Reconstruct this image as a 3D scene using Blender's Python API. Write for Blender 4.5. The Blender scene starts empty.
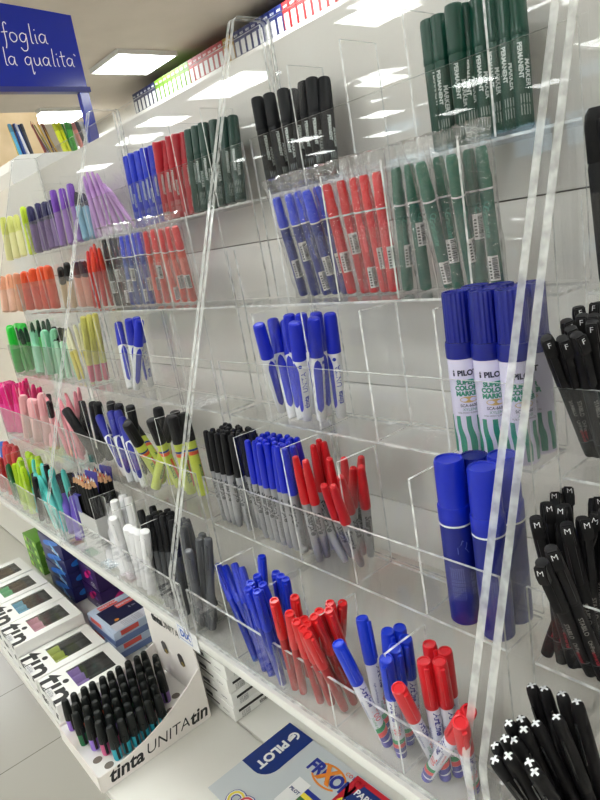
import bpy, bmesh, math, random
from mathutils import Vector, Matrix
random.seed(7)
C = bpy.context.scene.collection
# ------------------------------------------------------------------ frame of reference
# the place is measured in units of U metres from the camera, which stands H metres above the floor;
# x runs along the gondola wall, y into it, z up
U = 0.476
H = 1.45
F = 635.56
RC = ((0.646727, 0.74414728, -0.16729919),
      (0.08932151, -0.29172884, -0.95232135),
      (-0.75747333, 0.60094851, -0.25513728))      # rows: camera right, down, forward

def V(p): return Vector((p[0]*U, p[1]*U, p[2]*U + H))
def ray(u, v):
    a, b = (u-300)/F, (v-400)/F
    return Vector([RC[0][i]*a + RC[1][i]*b + RC[2][i] for i in range(3)])
def onY(u, v, Y): r = ray(u, v); return r*(Y/r.y)
def onZ(u, v, Z): r = ray(u, v); return r*(Z/r.z)
def onX(u, v, X): r = ray(u, v); return r*(X/r.x)
def proj(p):      # unit point -> picture coordinates (only used to word labels)
    c = [sum(RC[k][i]*p[i] for i in range(3)) for k in range(3)]
    return 300+F*c[0]/c[2], 400+F*c[1]/c[2]
def unproj_w(w): return ((w.x)/U, w.y/U, (w.z-H)/U)

# ------------------------------------------------------------------ materials
def lin(c):
    return tuple(((x/255)/12.92 if x/255 <= .04045 else ((x/255+.055)/1.055)**2.4) for x in c[:3]) + (1,)
_M = {}
def mat(name, rgb=(200,200,200), rough=.4, spec=.5, metal=0, trans=0, coat=0):
    if name in _M: return _M[name]
    m = bpy.data.materials.new(name); m.use_nodes = True
    b = m.node_tree.nodes['Principled BSDF']
    b.inputs['Base Color'].default_value = lin(rgb); b.inputs['Roughness'].default_value = rough
    b.inputs['Specular IOR Level'].default_value = spec; b.inputs['Metallic'].default_value = metal
    b.inputs['Transmission Weight'].default_value = trans; b.inputs['Coat Weight'].default_value = coat
    _M[name] = m
    return m
def plast(rgb, rough=.32):
    dark = max(rgb) < 48
    return mat('plastic_%02x%02x%02x_%d' % (*rgb, int(rough*100)), rgb, .5 if dark else rough, .22 if dark else .45)
def noisy(name, c1, c2, scale, rough=.5, spec=.5, bump=0, detail=4, coords='Object'):
    m = mat(name, c1, rough, spec); nt = m.node_tree; b = nt.nodes['Principled BSDF']
    tc = nt.nodes.new('ShaderNodeTexCoord'); n = nt.nodes.new('ShaderNodeTexNoise')
    n.inputs['Scale'].default_value = scale; n.inputs['Detail'].default_value = detail
    nt.links.new(tc.outputs[coords], n.inputs['Vector'])
    r = nt.nodes.new('ShaderNodeValToRGB'); r.color_ramp.elements[0].color = lin(c1); r.color_ramp.elements[1].color = lin(c2)
    r.color_ramp.elements[0].position = .35; r.color_ramp.elements[1].position = .65
    nt.links.new(n.outputs['Fac'], r.inputs['Fac']); nt.links.new(r.outputs['Color'], b.inputs['Base Color'])
    if bump:
        bp = nt.nodes.new('ShaderNodeBump'); bp.inputs['Strength'].default_value = bump; bp.inputs['Distance'].default_value = .002
        nt.links.new(n.outputs['Fac'], bp.inputs['Height']); nt.links.new(bp.outputs['Normal'], b.inputs['Normal'])
    return m
def clear(name, tint=(255,255,255), haze=.04, ior=1.45, rough=.03, hazecol=(235,235,232), bump=0, bscale=60):
    if name in _M: return _M[name]
    m = bpy.data.materials.new(name); m.use_nodes = True; nt = m.node_tree; nt.nodes.clear()
    N = nt.nodes.new; L = nt.links.new
    out = N('ShaderNodeOutputMaterial'); mx = N('ShaderNodeMixShader'); hz = N('ShaderNodeMixShader')
    tr = N('ShaderNodeBsdfTransparent'); df = N('ShaderNodeBsdfDiffuse'); gl = N('ShaderNodeBsdfGlossy'); fr = N('ShaderNodeFresnel')
    tr.inputs[0].default_value = lin(tint); df.inputs[0].default_value = lin(hazecol); gl.inputs['Roughness'].default_value = rough
    geo = N('ShaderNodeNewGeometry'); ma = N('ShaderNodeMapRange')        # the same index of refraction from either side
    ma.inputs['To Min'].default_value = ior; ma.inputs['To Max'].default_value = 1/ior
    L(geo.outputs['Backfacing'], ma.inputs['Value']); L(ma.outputs[0], fr.inputs['IOR'])
    hz.inputs[0].default_value = haze
    L(tr.outputs[0], hz.inputs[1]); L(df.outputs[0], hz.inputs[2]); L(fr.outputs[0], mx.inputs[0]); L(hz.outputs[0], mx.inputs[1]); L(gl.outputs[0], mx.inputs[2])
    L(mx.outputs[0], out.inputs[0])
    if bump:
        tc = N('ShaderNodeTexCoord'); n = N('ShaderNodeTexNoise'); n.inputs['Scale'].default_value = bscale; bp = N('ShaderNodeBump')
        bp.inputs['Strength'].default_value = bump; bp.inputs['Distance'].default_value = .004
        L(tc.outputs['Object'], n.inputs['Vector']); L(n.outputs['Fac'], bp.inputs['Height'])
        L(bp.outputs['Normal'], gl.inputs['Normal']); L(bp.outputs['Normal'], fr.inputs['Normal'])
    _M[name] = m
    return m
def glow(name, rgb, s):
    m = bpy.data.materials.new(name); m.use_nodes = True; nt = m.node_tree; nt.nodes.clear()
    o = nt.nodes.new('ShaderNodeOutputMaterial'); e = nt.nodes.new('ShaderNodeEmission')
    e.inputs[0].default_value = lin(rgb); e.inputs[1].default_value = s; nt.links.new(e.outputs[0], o.inputs[0])
    return m
def edge_mat(name, lo, hi):  # frosted cut edge; white base stands in for light piped through the acrylic
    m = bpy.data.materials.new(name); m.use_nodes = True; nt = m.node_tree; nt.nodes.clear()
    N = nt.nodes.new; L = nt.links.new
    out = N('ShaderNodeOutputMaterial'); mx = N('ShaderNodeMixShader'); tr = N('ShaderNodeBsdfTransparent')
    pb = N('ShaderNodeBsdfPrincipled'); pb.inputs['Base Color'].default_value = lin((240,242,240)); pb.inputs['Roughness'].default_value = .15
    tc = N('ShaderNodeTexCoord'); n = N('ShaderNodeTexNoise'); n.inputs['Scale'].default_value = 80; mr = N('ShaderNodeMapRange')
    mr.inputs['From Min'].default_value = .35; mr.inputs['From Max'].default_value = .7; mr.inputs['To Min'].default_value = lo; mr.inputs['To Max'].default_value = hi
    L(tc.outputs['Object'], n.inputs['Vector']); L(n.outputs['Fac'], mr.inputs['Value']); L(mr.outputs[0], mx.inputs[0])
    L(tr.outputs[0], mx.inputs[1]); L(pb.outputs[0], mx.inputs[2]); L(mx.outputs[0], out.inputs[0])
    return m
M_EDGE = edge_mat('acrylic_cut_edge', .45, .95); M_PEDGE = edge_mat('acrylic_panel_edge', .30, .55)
M_ACR = clear('acrylic_face', tint=(255,255,255), haze=.002, ior=1.40, rough=.015)
M_LIP = clear('acrylic_lip_face', tint=(255,255,255), haze=.004, ior=1.34, rough=.015)
M_FILM = clear('plastic_film', haze=.045, ior=1.9, rough=.08, bump=1.0, bscale=140)
M_WIN = clear('carton_window_film', tint=(244,244,244), haze=.02, ior=1.35, rough=.06)
WHITE = mat('white_carton', (238,237,233), .5)
BLACK = mat('print_black', (18,18,20), .5)
INK_G = mat('print_grey', (70,72,76), .5)
INK_W = mat('print_white', (232,234,236), .5)

# ------------------------------------------------------------------ mesh helpers
def finish(bm, name, mats, smooth=True, angle=35):
    bmesh.ops.recalc_face_normals(bm, faces=bm.faces)
    me = bpy.data.meshes.new(name); bm.to_mesh(me); bm.free()
    for m in (mats if isinstance(mats, (list, tuple)) else [mats]): me.materials.append(m)
    if smooth:
        me.polygons.foreach_set('use_smooth', [True]*len(me.polygons)); me.set_sharp_from_angle(angle=math.radians(angle))
    return me
def link(name, me, parent=None, loc=None):
    o = bpy.data.objects.new(name, me); C.objects.link(o)
    if parent: o.parent = parent
    if loc is not None: o.location = loc
    return o
def tag(o, label, cat, group=None, kind=None):
    if label: o['label'] = label
    if cat: o['category'] = cat
    if group: o['group'] = group
    if kind: o['kind'] = kind
    return o
def empty(name, loc, label, cat, group=None):
    o = bpy.data.objects.new(name, None); C.objects.link(o); o.location = loc; o.empty_display_size = .02
    return tag(o, label, cat, group)
def struct(name, me, parent=None):
    o = link(name, me, parent); o['kind'] = 'structure'; return o

def lathe(bm, prof, seg=20, sx=1, sy=1, mi=0, lobes=0, depth=0, cx=0, cy=0):
    rings = []
    for r, z in prof:
        ring = []
        for i in range(seg):
            a = 2*math.pi*i/seg; rr = r*(1 - (depth if lobes and (i*lobes*2//seg) % 2 else 0))
            ring.append(bm.verts.new((cx+rr*math.cos(a)*sx, cy+rr*math.sin(a)*sy, z)))
        rings.append(ring)
    for a, b in zip(rings, rings[1:]):
        for i in range(seg):
            f = bm.faces.new((a[i], a[(i+1) % seg], b[(i+1) % seg], b[i])); f.material_index = mi
    f = bm.faces.new(rings[0][::-1]); f.material_index = mi
    f = bm.faces.new(rings[-1]); f.material_index = mi
def box(bm, x0, x1, y0, y1, z0, z1, mi=0, bev=0):
    v = [bm.verts.new((x, y, z)) for x in (x0, x1) for y in (y0, y1) for z in (z0, z1)]
    fs = []
    for q in ((0,1,3,2),(4,6,7,5),(0,4,5,1),(2,3,7,6),(0,2,6,4),(1,5,7,3)):
        f = bm.faces.new([v[i] for i in q]); f.material_index = mi; fs.append(f)
    if bev:
        es = list({e for f in fs for e in f.edges})
        bmesh.ops.bevel(bm, geom=es, offset=bev, segments=2, affect='EDGES', profile=.5)
def mesh_box(name, b, m, bev=0):
    bm = bmesh.new(); box(bm, *b, bev=bev); return finish(bm, name, m, smooth=bev > 0)
def lathe_mesh(name, prof, m, **k):
    bm = bmesh.new(); lathe(bm, prof, **k); return finish(bm, name, m)

# ------------------------------------------------------------------ lettering
_T = {}
def text_poly(s, size, bold=0, shear=0, spacing=1.0, wx=1.0):
    key = (s, round(size, 5), bold, shear, spacing, wx)
    if key in _T: return _T[key]
    cu = bpy.data.curves.new('lettering', 'FONT'); cu.body = s; cu.size = size; cu.offset = bold*size; cu.shear = shear; cu.space_character = spacing
    cu.align_x = 'CENTER'; cu.align_y = 'CENTER'; cu.resolution_u = 3; cu.space_line = .85
    o = bpy.data.objects.new('lettering', cu); C.objects.link(o)
    dg = bpy.context.evaluated_depsgraph_get(); me = bpy.data.meshes.new_from_object(o.evaluated_get(dg))
    vs = [(v.co.x*wx, v.co.y) for v in me.vertices]; fs = [tuple(p.vertices) for p in me.polygons]
    bpy.data.objects.remove(o); bpy.data.curves.remove(cu); bpy.data.meshes.remove(me)
    _T[key] = (vs, fs); return _T[key]
def add_poly(bm, vs, fs, fn, mi=0):
    vv = [bm.verts.new(fn(x, y)) for x, y in vs]
    for f in fs:
        try: q = bm.faces.new([vv[i] for i in f]); q.material_index = mi
        except ValueError: pass
def text_on(bm, s, size, fn, mi=0, **k): vs, fs = text_poly(s, size, **k); add_poly(bm, vs, fs, fn, mi)
def wrap_up(r, z0, a0=0, sx=1, sy=1):      # along the barrel, read upwards
    def fn(x, y): a = a0 - y/r; return (r*math.sin(a)*sx, -r*math.cos(a)*sy, z0 + x)
    return fn
def wrap_down(r, z0, a0=0, sx=1, sy=1):
    def fn(x, y): a = a0 + y/r; return (r*math.sin(a)*sx, -r*math.cos(a)*sy, z0 - x)
    return fn
def wrap_round(r, z0, a0=0):
    def fn(x, y): a = a0 + x/r; return (r*math.sin(a), -r*math.cos(a), z0 + y)
    return fn
def grid_poly(x0, x1, y0, y1, nx, ny):
    vs = [(x0+(x1-x0)*i/nx, y0+(y1-y0)*j/ny) for j in range(ny+1) for i in range(nx+1)]
    fs = [(j*(nx+1)+i, j*(nx+1)+i+1, (j+1)*(nx+1)+i+1, (j+1)*(nx+1)+i) for j in range(ny) for i in range(nx)]
    return vs, fs
def flat_mesh(name, fill, m):     # fill(bm) adds poly, no normal recalculation trouble
    bm = bmesh.new(); fill(bm); me = bpy.data.meshes.new(name); bm.to_mesh(me); bm.free()
    for x in (m if isinstance(m, (list, tuple)) else [m]): me.materials.append(x)
    return me

# ------------------------------------------------------------------ placing pens
def frame_to(T, B, twist=0):
    z = (T-B).normalized(); view = (Vector((0, 0, H)) - B)
    y = -(view - z*view.dot(z)).normalized()
    x = y.cross(z)
    m = Matrix((x, y, z)).transposed().to_4x4()
    m = m @ Matrix.Rotation(twist, 4, 'Z'); m.translation = B
    return m
ORD = ('first second third fourth fifth sixth seventh eighth ninth tenth eleventh twelfth thirteenth fourteenth fifteenth sixteenth '
       'seventeenth eighteenth nineteenth twentieth').split()
CLUSTERS = {}
def instance(spec, name, T, B, cat, group, twist=0, cluster=None):
    """spec: list of (part name, mesh, [(sub-part name, mesh)...])"""
    r = bpy.data.objects.new(name, None); C.objects.link(r); r.empty_display_size = .02
    r.matrix_world = frame_to(T, B, twist)
    for pn, me, subs in spec:
        p = link(pn, me, r)
        for sn, sm in subs: link(sn, sm, p)
    r['category'] = cat
    if group: r['group'] = group
    if cluster: CLUSTERS.setdefault(cluster, []).append((proj(unproj_w(T)), r))
    return r
TIERS = {'E': (-1.125, .728), 'D': (-.815, .864), 'C': (-.505, 1.0), 'B': (-.195, 1.134), 'A': (.115, 1.268)}
LIP = {'E': -.972, 'D': -.657, 'C': -.335, 'B': -.025, 'A': .285}
DTOP = {'E': -.826, 'D': -.505, 'C': -.194, 'B': .117, 'A': .431}
STEP = .134
def stand(spec, name, L, r, tier, u, v, u2, v2, cat, group, cluster, twist=None, ymin=.014, ymax=.014, B=None, zoff=0):
    """A pen of length L whose foot rests on a tier where the photo shows it, leaning the way the photo shows."""
    zf, yf = TIERS[tier]; Lu = L/U; ru = r/U
    if B is None:
        B = onZ(u2, v2, zf)
        yc = min(max(B.y, yf+ymin+ru), yf+STEP-ymax-ru)
        B = Vector((B.x*yc/B.y, yc, zf))
    d = ray(u, v).normalized()
    b = d.dot(B); c = B.dot(B) - Lu*Lu; disc = b*b - c
    if disc < 0:
        T = d*b; T = B + (T-B).normalized()*Lu
    else:
        cand = [d*(b-math.sqrt(disc)), d*(b+math.sqrt(disc))]
        cand = [t for t in cand if t.z > zf] or cand
        T = min(cand, key=lambda t: abs(t.y - (yf+STEP*.5)) + (0 if t.z > zf+.1 else 5))
    if twist is None: twist = random.uniform(-.5, .5)
    T = B + (T-B).normalized()*Lu
    PENS.append(dict(B=B, T=T, B0=B.copy(), T0=T.copy(), r=ru*.92, L=Lu, tier=tier, args=(spec, name, cat, group, twist, cluster)))
PENS = []
BAYS = [[-3.75+1.038*i/5 for i in range(6)], [-2.69+1.04*i/5 for i in range(6)], [-1.628, -1.408, -1.203, -1.003, -.798, -.598], [-.564+1.044*i/5 for i in range(6)]]
def bin_of(p):
    x = p['B'].x*.85 + p['T'].x*.15; best = None
    for bi, d in enumerate(BAYS):
        for i in range(5):
            c = (d[i]+d[i+1])/2
            if (bi, i, p['tier']) == (1, 1, 'E'): continue          # the open pencil cartons fill this compartment
            k = 0 if d[i] <= x <= d[i+1] else min(abs(x-d[i]), abs(x-d[i+1]))
            if best is None or k < best[0]: best = (k, d[i], d[i+1])
    return best[1], best[2]
def closest(p, q):
    """closest points of two pens' axes: parameters and distance vector"""
    d1 = p['T']-p['B']; d2 = q['T']-q['B']; r = p['B']-q['B']
    a, e, f = d1.dot(d1), d2.dot(d2), d2.dot(r); c, b = d1.dot(r), d1.dot(d2); den = a*e-b*b
    s = min(1, max(0, (b*f-c*e)/den)) if den > 1e-9 else .5
    t = (b*s+f)/e
    if t < 0: t = 0; s = min(1, max(0, -c/a))
    elif t > 1: t = 1; s = min(1, max(0, (b-c)/a))
    return s, t, (p['B']+d1*s)-(q['B']+d2*t)
def settle(rounds=40):
    """let the pens of every tier push one another apart and stay inside their compartment, so that none runs through another"""
    for p in PENS: p['bin'] = bin_of(p)
    groups = {}
    for p in PENS: groups.setdefault((p['tier'], p['bin']), []).append(p)
    for (tier, (x0, x1)), g in groups.items():
        zf, yf = TIERS[tier]; yb = yf+STEP if tier != 'A' else 1.41
        for it in range(rounds if tier in 'CDE' and x0 < -.6 and not (tier == 'C' and x0 > -1.64) else 0):
            for i in range(len(g)):
                for j in range(i+1, len(g)):
                    p, q = g[i], g[j]; s, t, d = closest(p, q); need = p['r']+q['r']; n = d.length
                    if n >= need: continue
                    if n < 1e-5: d = Vector((random.uniform(-1, 1), random.uniform(-1, 1), 0)); n = d.length
                    w = p['B'].normalized(); w = Vector((w.x, w.y, 0)).normalized()      # mostly one behind the other, a little sideways
                    k = 1 if d.dot(w) >= 0 else -1
                    d = (d.normalized()*.45 + w*k*.75)*(need-n)*.5; d.z *= .1
                    p['B'] += d*(1-s*.6); p['T'] += d*(.4+s*.6); q['B'] -= d*(1-t*.6); q['T'] -= d*(.4+t*.6)
            for p in g:
                B, T, r = p['B'], p['T'], p['r']; keep = .10*(1-.5*it/rounds)
                B += (p['B0']-B)*keep; T += (p['T0']-T)*keep
                B.z = zf
                B.x += .12*(min(max(B.x, x0+r+.008), x1-r-.008)-B.x); B.y = min(max(B.y, yf+r+.003), yb-r-.003)
                h = T.z-zf
                def at(z): q = min(1, (z-zf)/max(h, .01)); return B+(T-B)*q, q
                m, q = at(DTOP[tier])
                if m.x < x0+r+.006: T.x += (x0+r+.006-m.x)*.06
                if m.x > x1-r-.006: T.x -= (m.x-x1+r+.006)*.06
                m, q = at(LIP[tier])
                if m.y < yf+r+.003: T.y += (yf+r+.003-m.y)*.2
                if T.y > yb-r-.003: T.y = yb-r-.003
                p['T'] = B+(T-B).normalized()*p['L']
    for p in PENS:
        B, T = p['B'], p['T']; ax = (T-B).normalized()
        B2 = B + Vector((0, 0, p['r']*math.sqrt(max(0, 1-ax.z*ax.z)) + .003)); spec, name, cat, group, twist, cluster = p['args']
        instance(spec, name, V(B2+ax*p['L']), V(B2), cat, group, twist, cluster)
NUM = 'zero one two three four five six seven eight nine ten eleven twelve thirteen fourteen fifteen sixteen seventeen eighteen nineteen twenty'.split()
LABELS = {}
def label_clusters():
    for k, items in CLUSTERS.items():
        items.sort(key=lambda t: (t[0][0], t[0][1])); n = len(items); fmt = LABELS[k]
        for i, (_, r) in enumerate(items):
            if n == 1: r['label'] = fmt.replace('{o} of {n} ', '').replace('{o} ', '')
            else:
                o = ('leftmost' if i == 0 else 'rightmost' if i == n-1 else (ORD[i] + ' from left') if i <= n//2 else (ORD[n-1-i] + ' from right'))
                r['label'] = fmt.format(o=o, n=NUM[n] if n < len(NUM) else str(n))
# ------------------------------------------------------------------ the room
FZ = -H/U; CZ = 3.68
XL, XR, YF, YB = -31.0, 9.0, -25.0, 8.5
M_CEIL = noisy('ceiling_paint', (196,186,174), (190,180,168), 3, .9, .2)
M_WALL = noisy('shop_wall_paint', (226,222,214), (220,216,208), 2, .8, .2)
def floor_mat():
    m = mat('floor_tiles', (205,202,194), .25); nt = m.node_tree; b = nt.nodes['Principled BSDF']
    tc = nt.nodes.new('ShaderNodeTexCoord'); mp = nt.nodes.new('ShaderNodeMapping'); br = nt.nodes.new('ShaderNodeTexBrick')
    mp.inputs['Location'].default_value = (-.015, 0, 0)
    br.offset = 0; br.squash = 1; br.inputs['Scale'].default_value = 1; br.inputs['Mortar Size'].default_value = .0018
    br.inputs['Brick Width'].default_value = .4; br.inputs['Row Height'].default_value = .4
    br.inputs['Color1'].default_value = lin((186,183,175)); br.inputs['Color2'].default_value = lin((181,178,170)); br.inputs['Mortar'].default_value = lin((118,114,106))
    nt.links.new(tc.outputs['Object'], mp.inputs[0]); nt.links.new(mp.outputs[0], br.inputs[0]); nt.links.new(br.outputs[0], b.inputs['Base Color'])
    return m
def rbox(name, x0, x1, y0, y1, z0, z1, m, bev=0, off=(0,0,0)):
    """box given in units, as a mesh in world metres"""
    a = V((x0, y0, z0)); b = V((x1, y1, z1))
    return mesh_box(name, (a.x, b.x, a.y, b.y, a.z, b.z), m, bev)
struct('floor', rbox('floor', XL, XR, YF, YB, FZ-.1, FZ, floor_mat()))
struct('ceiling', rbox('ceiling', XL, XR, YF, YB, CZ, CZ+.1, M_CEIL))
struct('wall_back', rbox('wall_back', XL, XR, YB, YB+.2, FZ, CZ, M_WALL))
struct('wall_front', rbox('wall_front', XL, XR, YF-.2, YF, FZ, CZ, M_WALL))
struct('wall_left', rbox('wall_left', XL-.2, XL, YF, YB, FZ, CZ, M_WALL))
struct('wall_right', rbox('wall_right', XR, XR+.2, YF, YB, FZ, CZ, M_WALL))
# a run of daylit shop windows high on the far wall behind the photographer (seen mirrored in the acrylic)
M_DAY = glow('daylight_pane', (190,225,245), 4.0)
for n, x in enumerate((-29, -24, -19, -14)):
    w = struct('window_%d' % (n+1), rbox('window_frame', x, x+4.6, YF, YF+.06, 1.3, 2.9, mat('window_frame_grey', (120,124,128), .4)))
    g = struct('window_pane', rbox('window_pane', x+.15, x+4.45, YF+.06, YF+.08, 1.45, 2.75, M_DAY), w)
# LED panels
M_LED = glow('led_diffuser', (249,253,250), 15.0)
M_LEDF = mat('led_frame', (225,225,222), .4)
lw = .63
led_frame = None
def led_meshes():
    bm = bmesh.new(); a = lw*U; t = .03*U
    for b in ((-a, a, -a, -a+t), (-a, a, a-t, a), (-a, -a+t, -a+t, a-t), (a-t, a, -a+t, a-t)): box(bm, b[0], b[1], b[2], b[3], -.040, 0)
    f = finish(bm, 'led_frame', M_LEDF, False)
    d = mesh_box('led_diffuser', (-a+t, a-t, -a+t, a-t, -.038, -.02), M_LED)
    return f, d
LF, LD = led_meshes()
for yi, y in enumerate((6.93, 2.2, -2.75, -7.5, -12.25, -17.0, -21.7)):
    for k in range(-6, 5):
        x = (-12.05 if y > 0 else -12.85) + 4.15*k
        if not XL+5 < x < XR-1 or (-13 < y < 0 and x < -19.5): continue
        seen = yi == 0 and k in (0, -1, -2)
        o = empty('ceiling_light', V((x, y, CZ)), '', 'ceiling light', 'LED panels on the ceiling')
        link('frame', LF, o); link('diffuser', LD, o)
        if yi == 0 and k == 0: o['label'] = 'bright square LED ceiling panel nearest the row of binders, right of the blue sign'
        elif yi == 0 and k == -1: o['label'] = 'bright square LED ceiling panel under the blue sign, behind the pencil bundles'
        else: o['label'] = 'square white LED panel on the ceiling of the shop, away from the blue sign'

# ------------------------------------------------------------------ the gondola
def wall_mat():
    m = mat('gondola_panel', (236,235,231), .02, .5); nt = m.node_tree; b = nt.nodes['Principled BSDF']
    tc = nt.nodes.new('ShaderNodeTexCoord'); n = nt.nodes.new('ShaderNodeTexNoise'); n.inputs['Scale'].default_value = 2.5
    r = nt.nodes.new('ShaderNodeValToRGB'); r.color_ramp.elements[0].color = lin((238,237,233)); r.color_ramp.elements[1].color = lin((233,231,226))
    nt.links.new(tc.outputs['Object'], n.inputs['Vector']); nt.links.new(n.outputs['Fac'], r.inputs['Fac']); nt.links.new(r.outputs[0], b.inputs['Base Color'])
    return m
M_GON = wall_mat(); M_SHELF = noisy('shelf_enamel', (226,224,217), (221,219,212), 4, .3)
YW = 1.435; GX0, GX1 = -6.4, 3.0
go = empty('gondola_shelving', V((-2, YW+.3, FZ)), 'white metal gondola shelving that carries the clear acrylic pen displays', 'shelving')
def part(name, me, root):
    p = link(name, me, root); p.location = -root.location; return p
zs = [.566, -.017, -.519, -.93, -1.55]
for a, b in zip(zs, zs[1:]):
    part('back_panel', rbox('back_panel', GX0, GX1, YW, YW+.05, b+.0018, a-.0018, M_GON, .0008), go)
part('back_core', rbox('back_core', GX0+.02, GX1-.02, YW+.012, YW+.5, FZ, .555, mat('gondola_core', (120,118,114), .6)), go)
part('pen_shelf', rbox('pen_shelf', GX0, GX1, .735, YW, -1.158, -1.140, M_SHELF, .001), go)
part('price_rail', rbox('price_rail', GX0, GX1, .715, .735, -1.162, -1.132, mat('price_rail', (232,231,226), .25), .001), go)
part('base_shelf', rbox('base_shelf', GX0, GX1, .822, YW, -1.585, -1.55, M_SHELF, .001), go)
part('base_ledge', rbox('base_ledge', GX0, GX1, .385, .816, -1.585, -1.55, M_SHELF, .002), go)
part('plinth', rbox('plinth', GX0+.02, GX1, 1.05, YW, FZ, -1.586, M_SHELF), go)

# ------------------------------------------------------------------ clear acrylic displays
def plate(name, poly, axis, c, t, mface, parent, org, medge=None):
    """poly in the two other axes (units); extruded by t metres about c (units) along axis; faces clear, cut edges whitened for piped light"""
    bm = bmesh.new(); h = t/2
    def pt(p, s):
        q = [0, 0, 0]; o = [i for i in range(3) if i != axis]
        q[o[0]], q[o[1]] = p; q[axis] = c
        w = V(q); w[axis] += s*h; return w - org
    a = [bm.verts.new(pt(p, -1)) for p in poly]; b = [bm.verts.new(pt(p, 1)) for p in poly]
    n = len(poly)
    bm.faces.new(a); bm.faces.new(b[::-1])
    for i in range(n):
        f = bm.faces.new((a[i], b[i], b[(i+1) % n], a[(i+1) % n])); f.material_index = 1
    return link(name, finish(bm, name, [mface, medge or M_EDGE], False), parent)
def bay(x0, x1, label, divs=None):
    org = V(((x0+x1)/2, 1.1, -1.14))
    o = empty('acrylic_display', org, label, 'pen display', 'clear acrylic pen displays')
    side = [(1.295, .625), (1.425, .625), (1.425, -1.14), (.705, -1.14), (.70, -.925)]
    rside = []
    def rounded(poly, i, r):
        p = Vector(poly[i]); a = (Vector(poly[i-1])-p).normalized(); b = (Vector(poly[(i+1) % len(poly)])-p).normalized()
        return [tuple(p+a*r), tuple(p+a*r*.35+b*r*.35), tuple(p+b*r)]
    for i in range(len(side)): rside += rounded(side, i, .012)
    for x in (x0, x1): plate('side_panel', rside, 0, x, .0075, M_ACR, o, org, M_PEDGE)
    e = .010
    plate('back_plate', [(x0+e, .115), (x1-e, .115), (x1-e, .62), (x0+e, .62)], 1, 1.415, .003, M_ACR, o, org)
    keys = 'EDCBA'
    for i, k in enumerate(keys):
        zf, yf = TIERS[k]
        zb = zf - .005 if k == 'E' else TIERS[keys[i-1]][0] + .004
        plate('front_lip', [(x0+e, zb), (x1-e, zb), (x1-e, LIP[k]), (x0+e, LIP[k])], 1, yf, .0028, M_LIP, o, org)
        yb = yf + STEP if k != 'A' else 1.41
        plate('tier_floor', [(x0+e, yf+.005), (x1-e, yf+.005), (x1-e, yb-.004), (x0+e, yb-.004)], 2, zf-.003, .0028, M_LIP, o, org)
        for j in range(1, 5):
            x = divs[j-1] if divs else x0 + (x1-x0)*j/5
            plate('divider', [(yf+.006, zf+.002), (yb-.006, zf+.002), (yb-.006, DTOP[k]-.004), (yf+.004, DTOP[k])], 0, x, .0025, M_ACR, o, org)
    return o
bay(-1.628, -.598, 'clear acrylic stepped display holding grey markers and whiteboard markers, in the middle', (-1.408, -1.203, -1.003, -.798))
bay(-2.69, -1.650, 'clear acrylic stepped display left of the middle one, with highlighters and wrapped pens')
bay(-3.75, -2.712, 'clear acrylic stepped display farthest left, with pink and green highlighters')
bay(-.564, .48, 'clear acrylic stepped display at the right edge holding black pens')
# ------------------------------------------------------------------ the pens, one kind at a time (metres, foot at z = 0)
_K = {}
def memo(fn):
    def g(*a):
        k = (fn.__name__,) + a
        if k not in _K: _K[k] = fn(*a)
        return _K[k]
    return g
BLUE = (14,36,190); RED = (196,22,32); GREEN = (14,70,52); BLK = (20,20,23)
def clip_mesh(y0, y1, z0, z1, w, m, t=.0012):
    bm = bmesh.new(); box(bm, -w/2, w/2, y0, y1, z0, z1, bev=min(w, abs(y1-y0))*.3); return finish(bm, 'clip', m)

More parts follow.
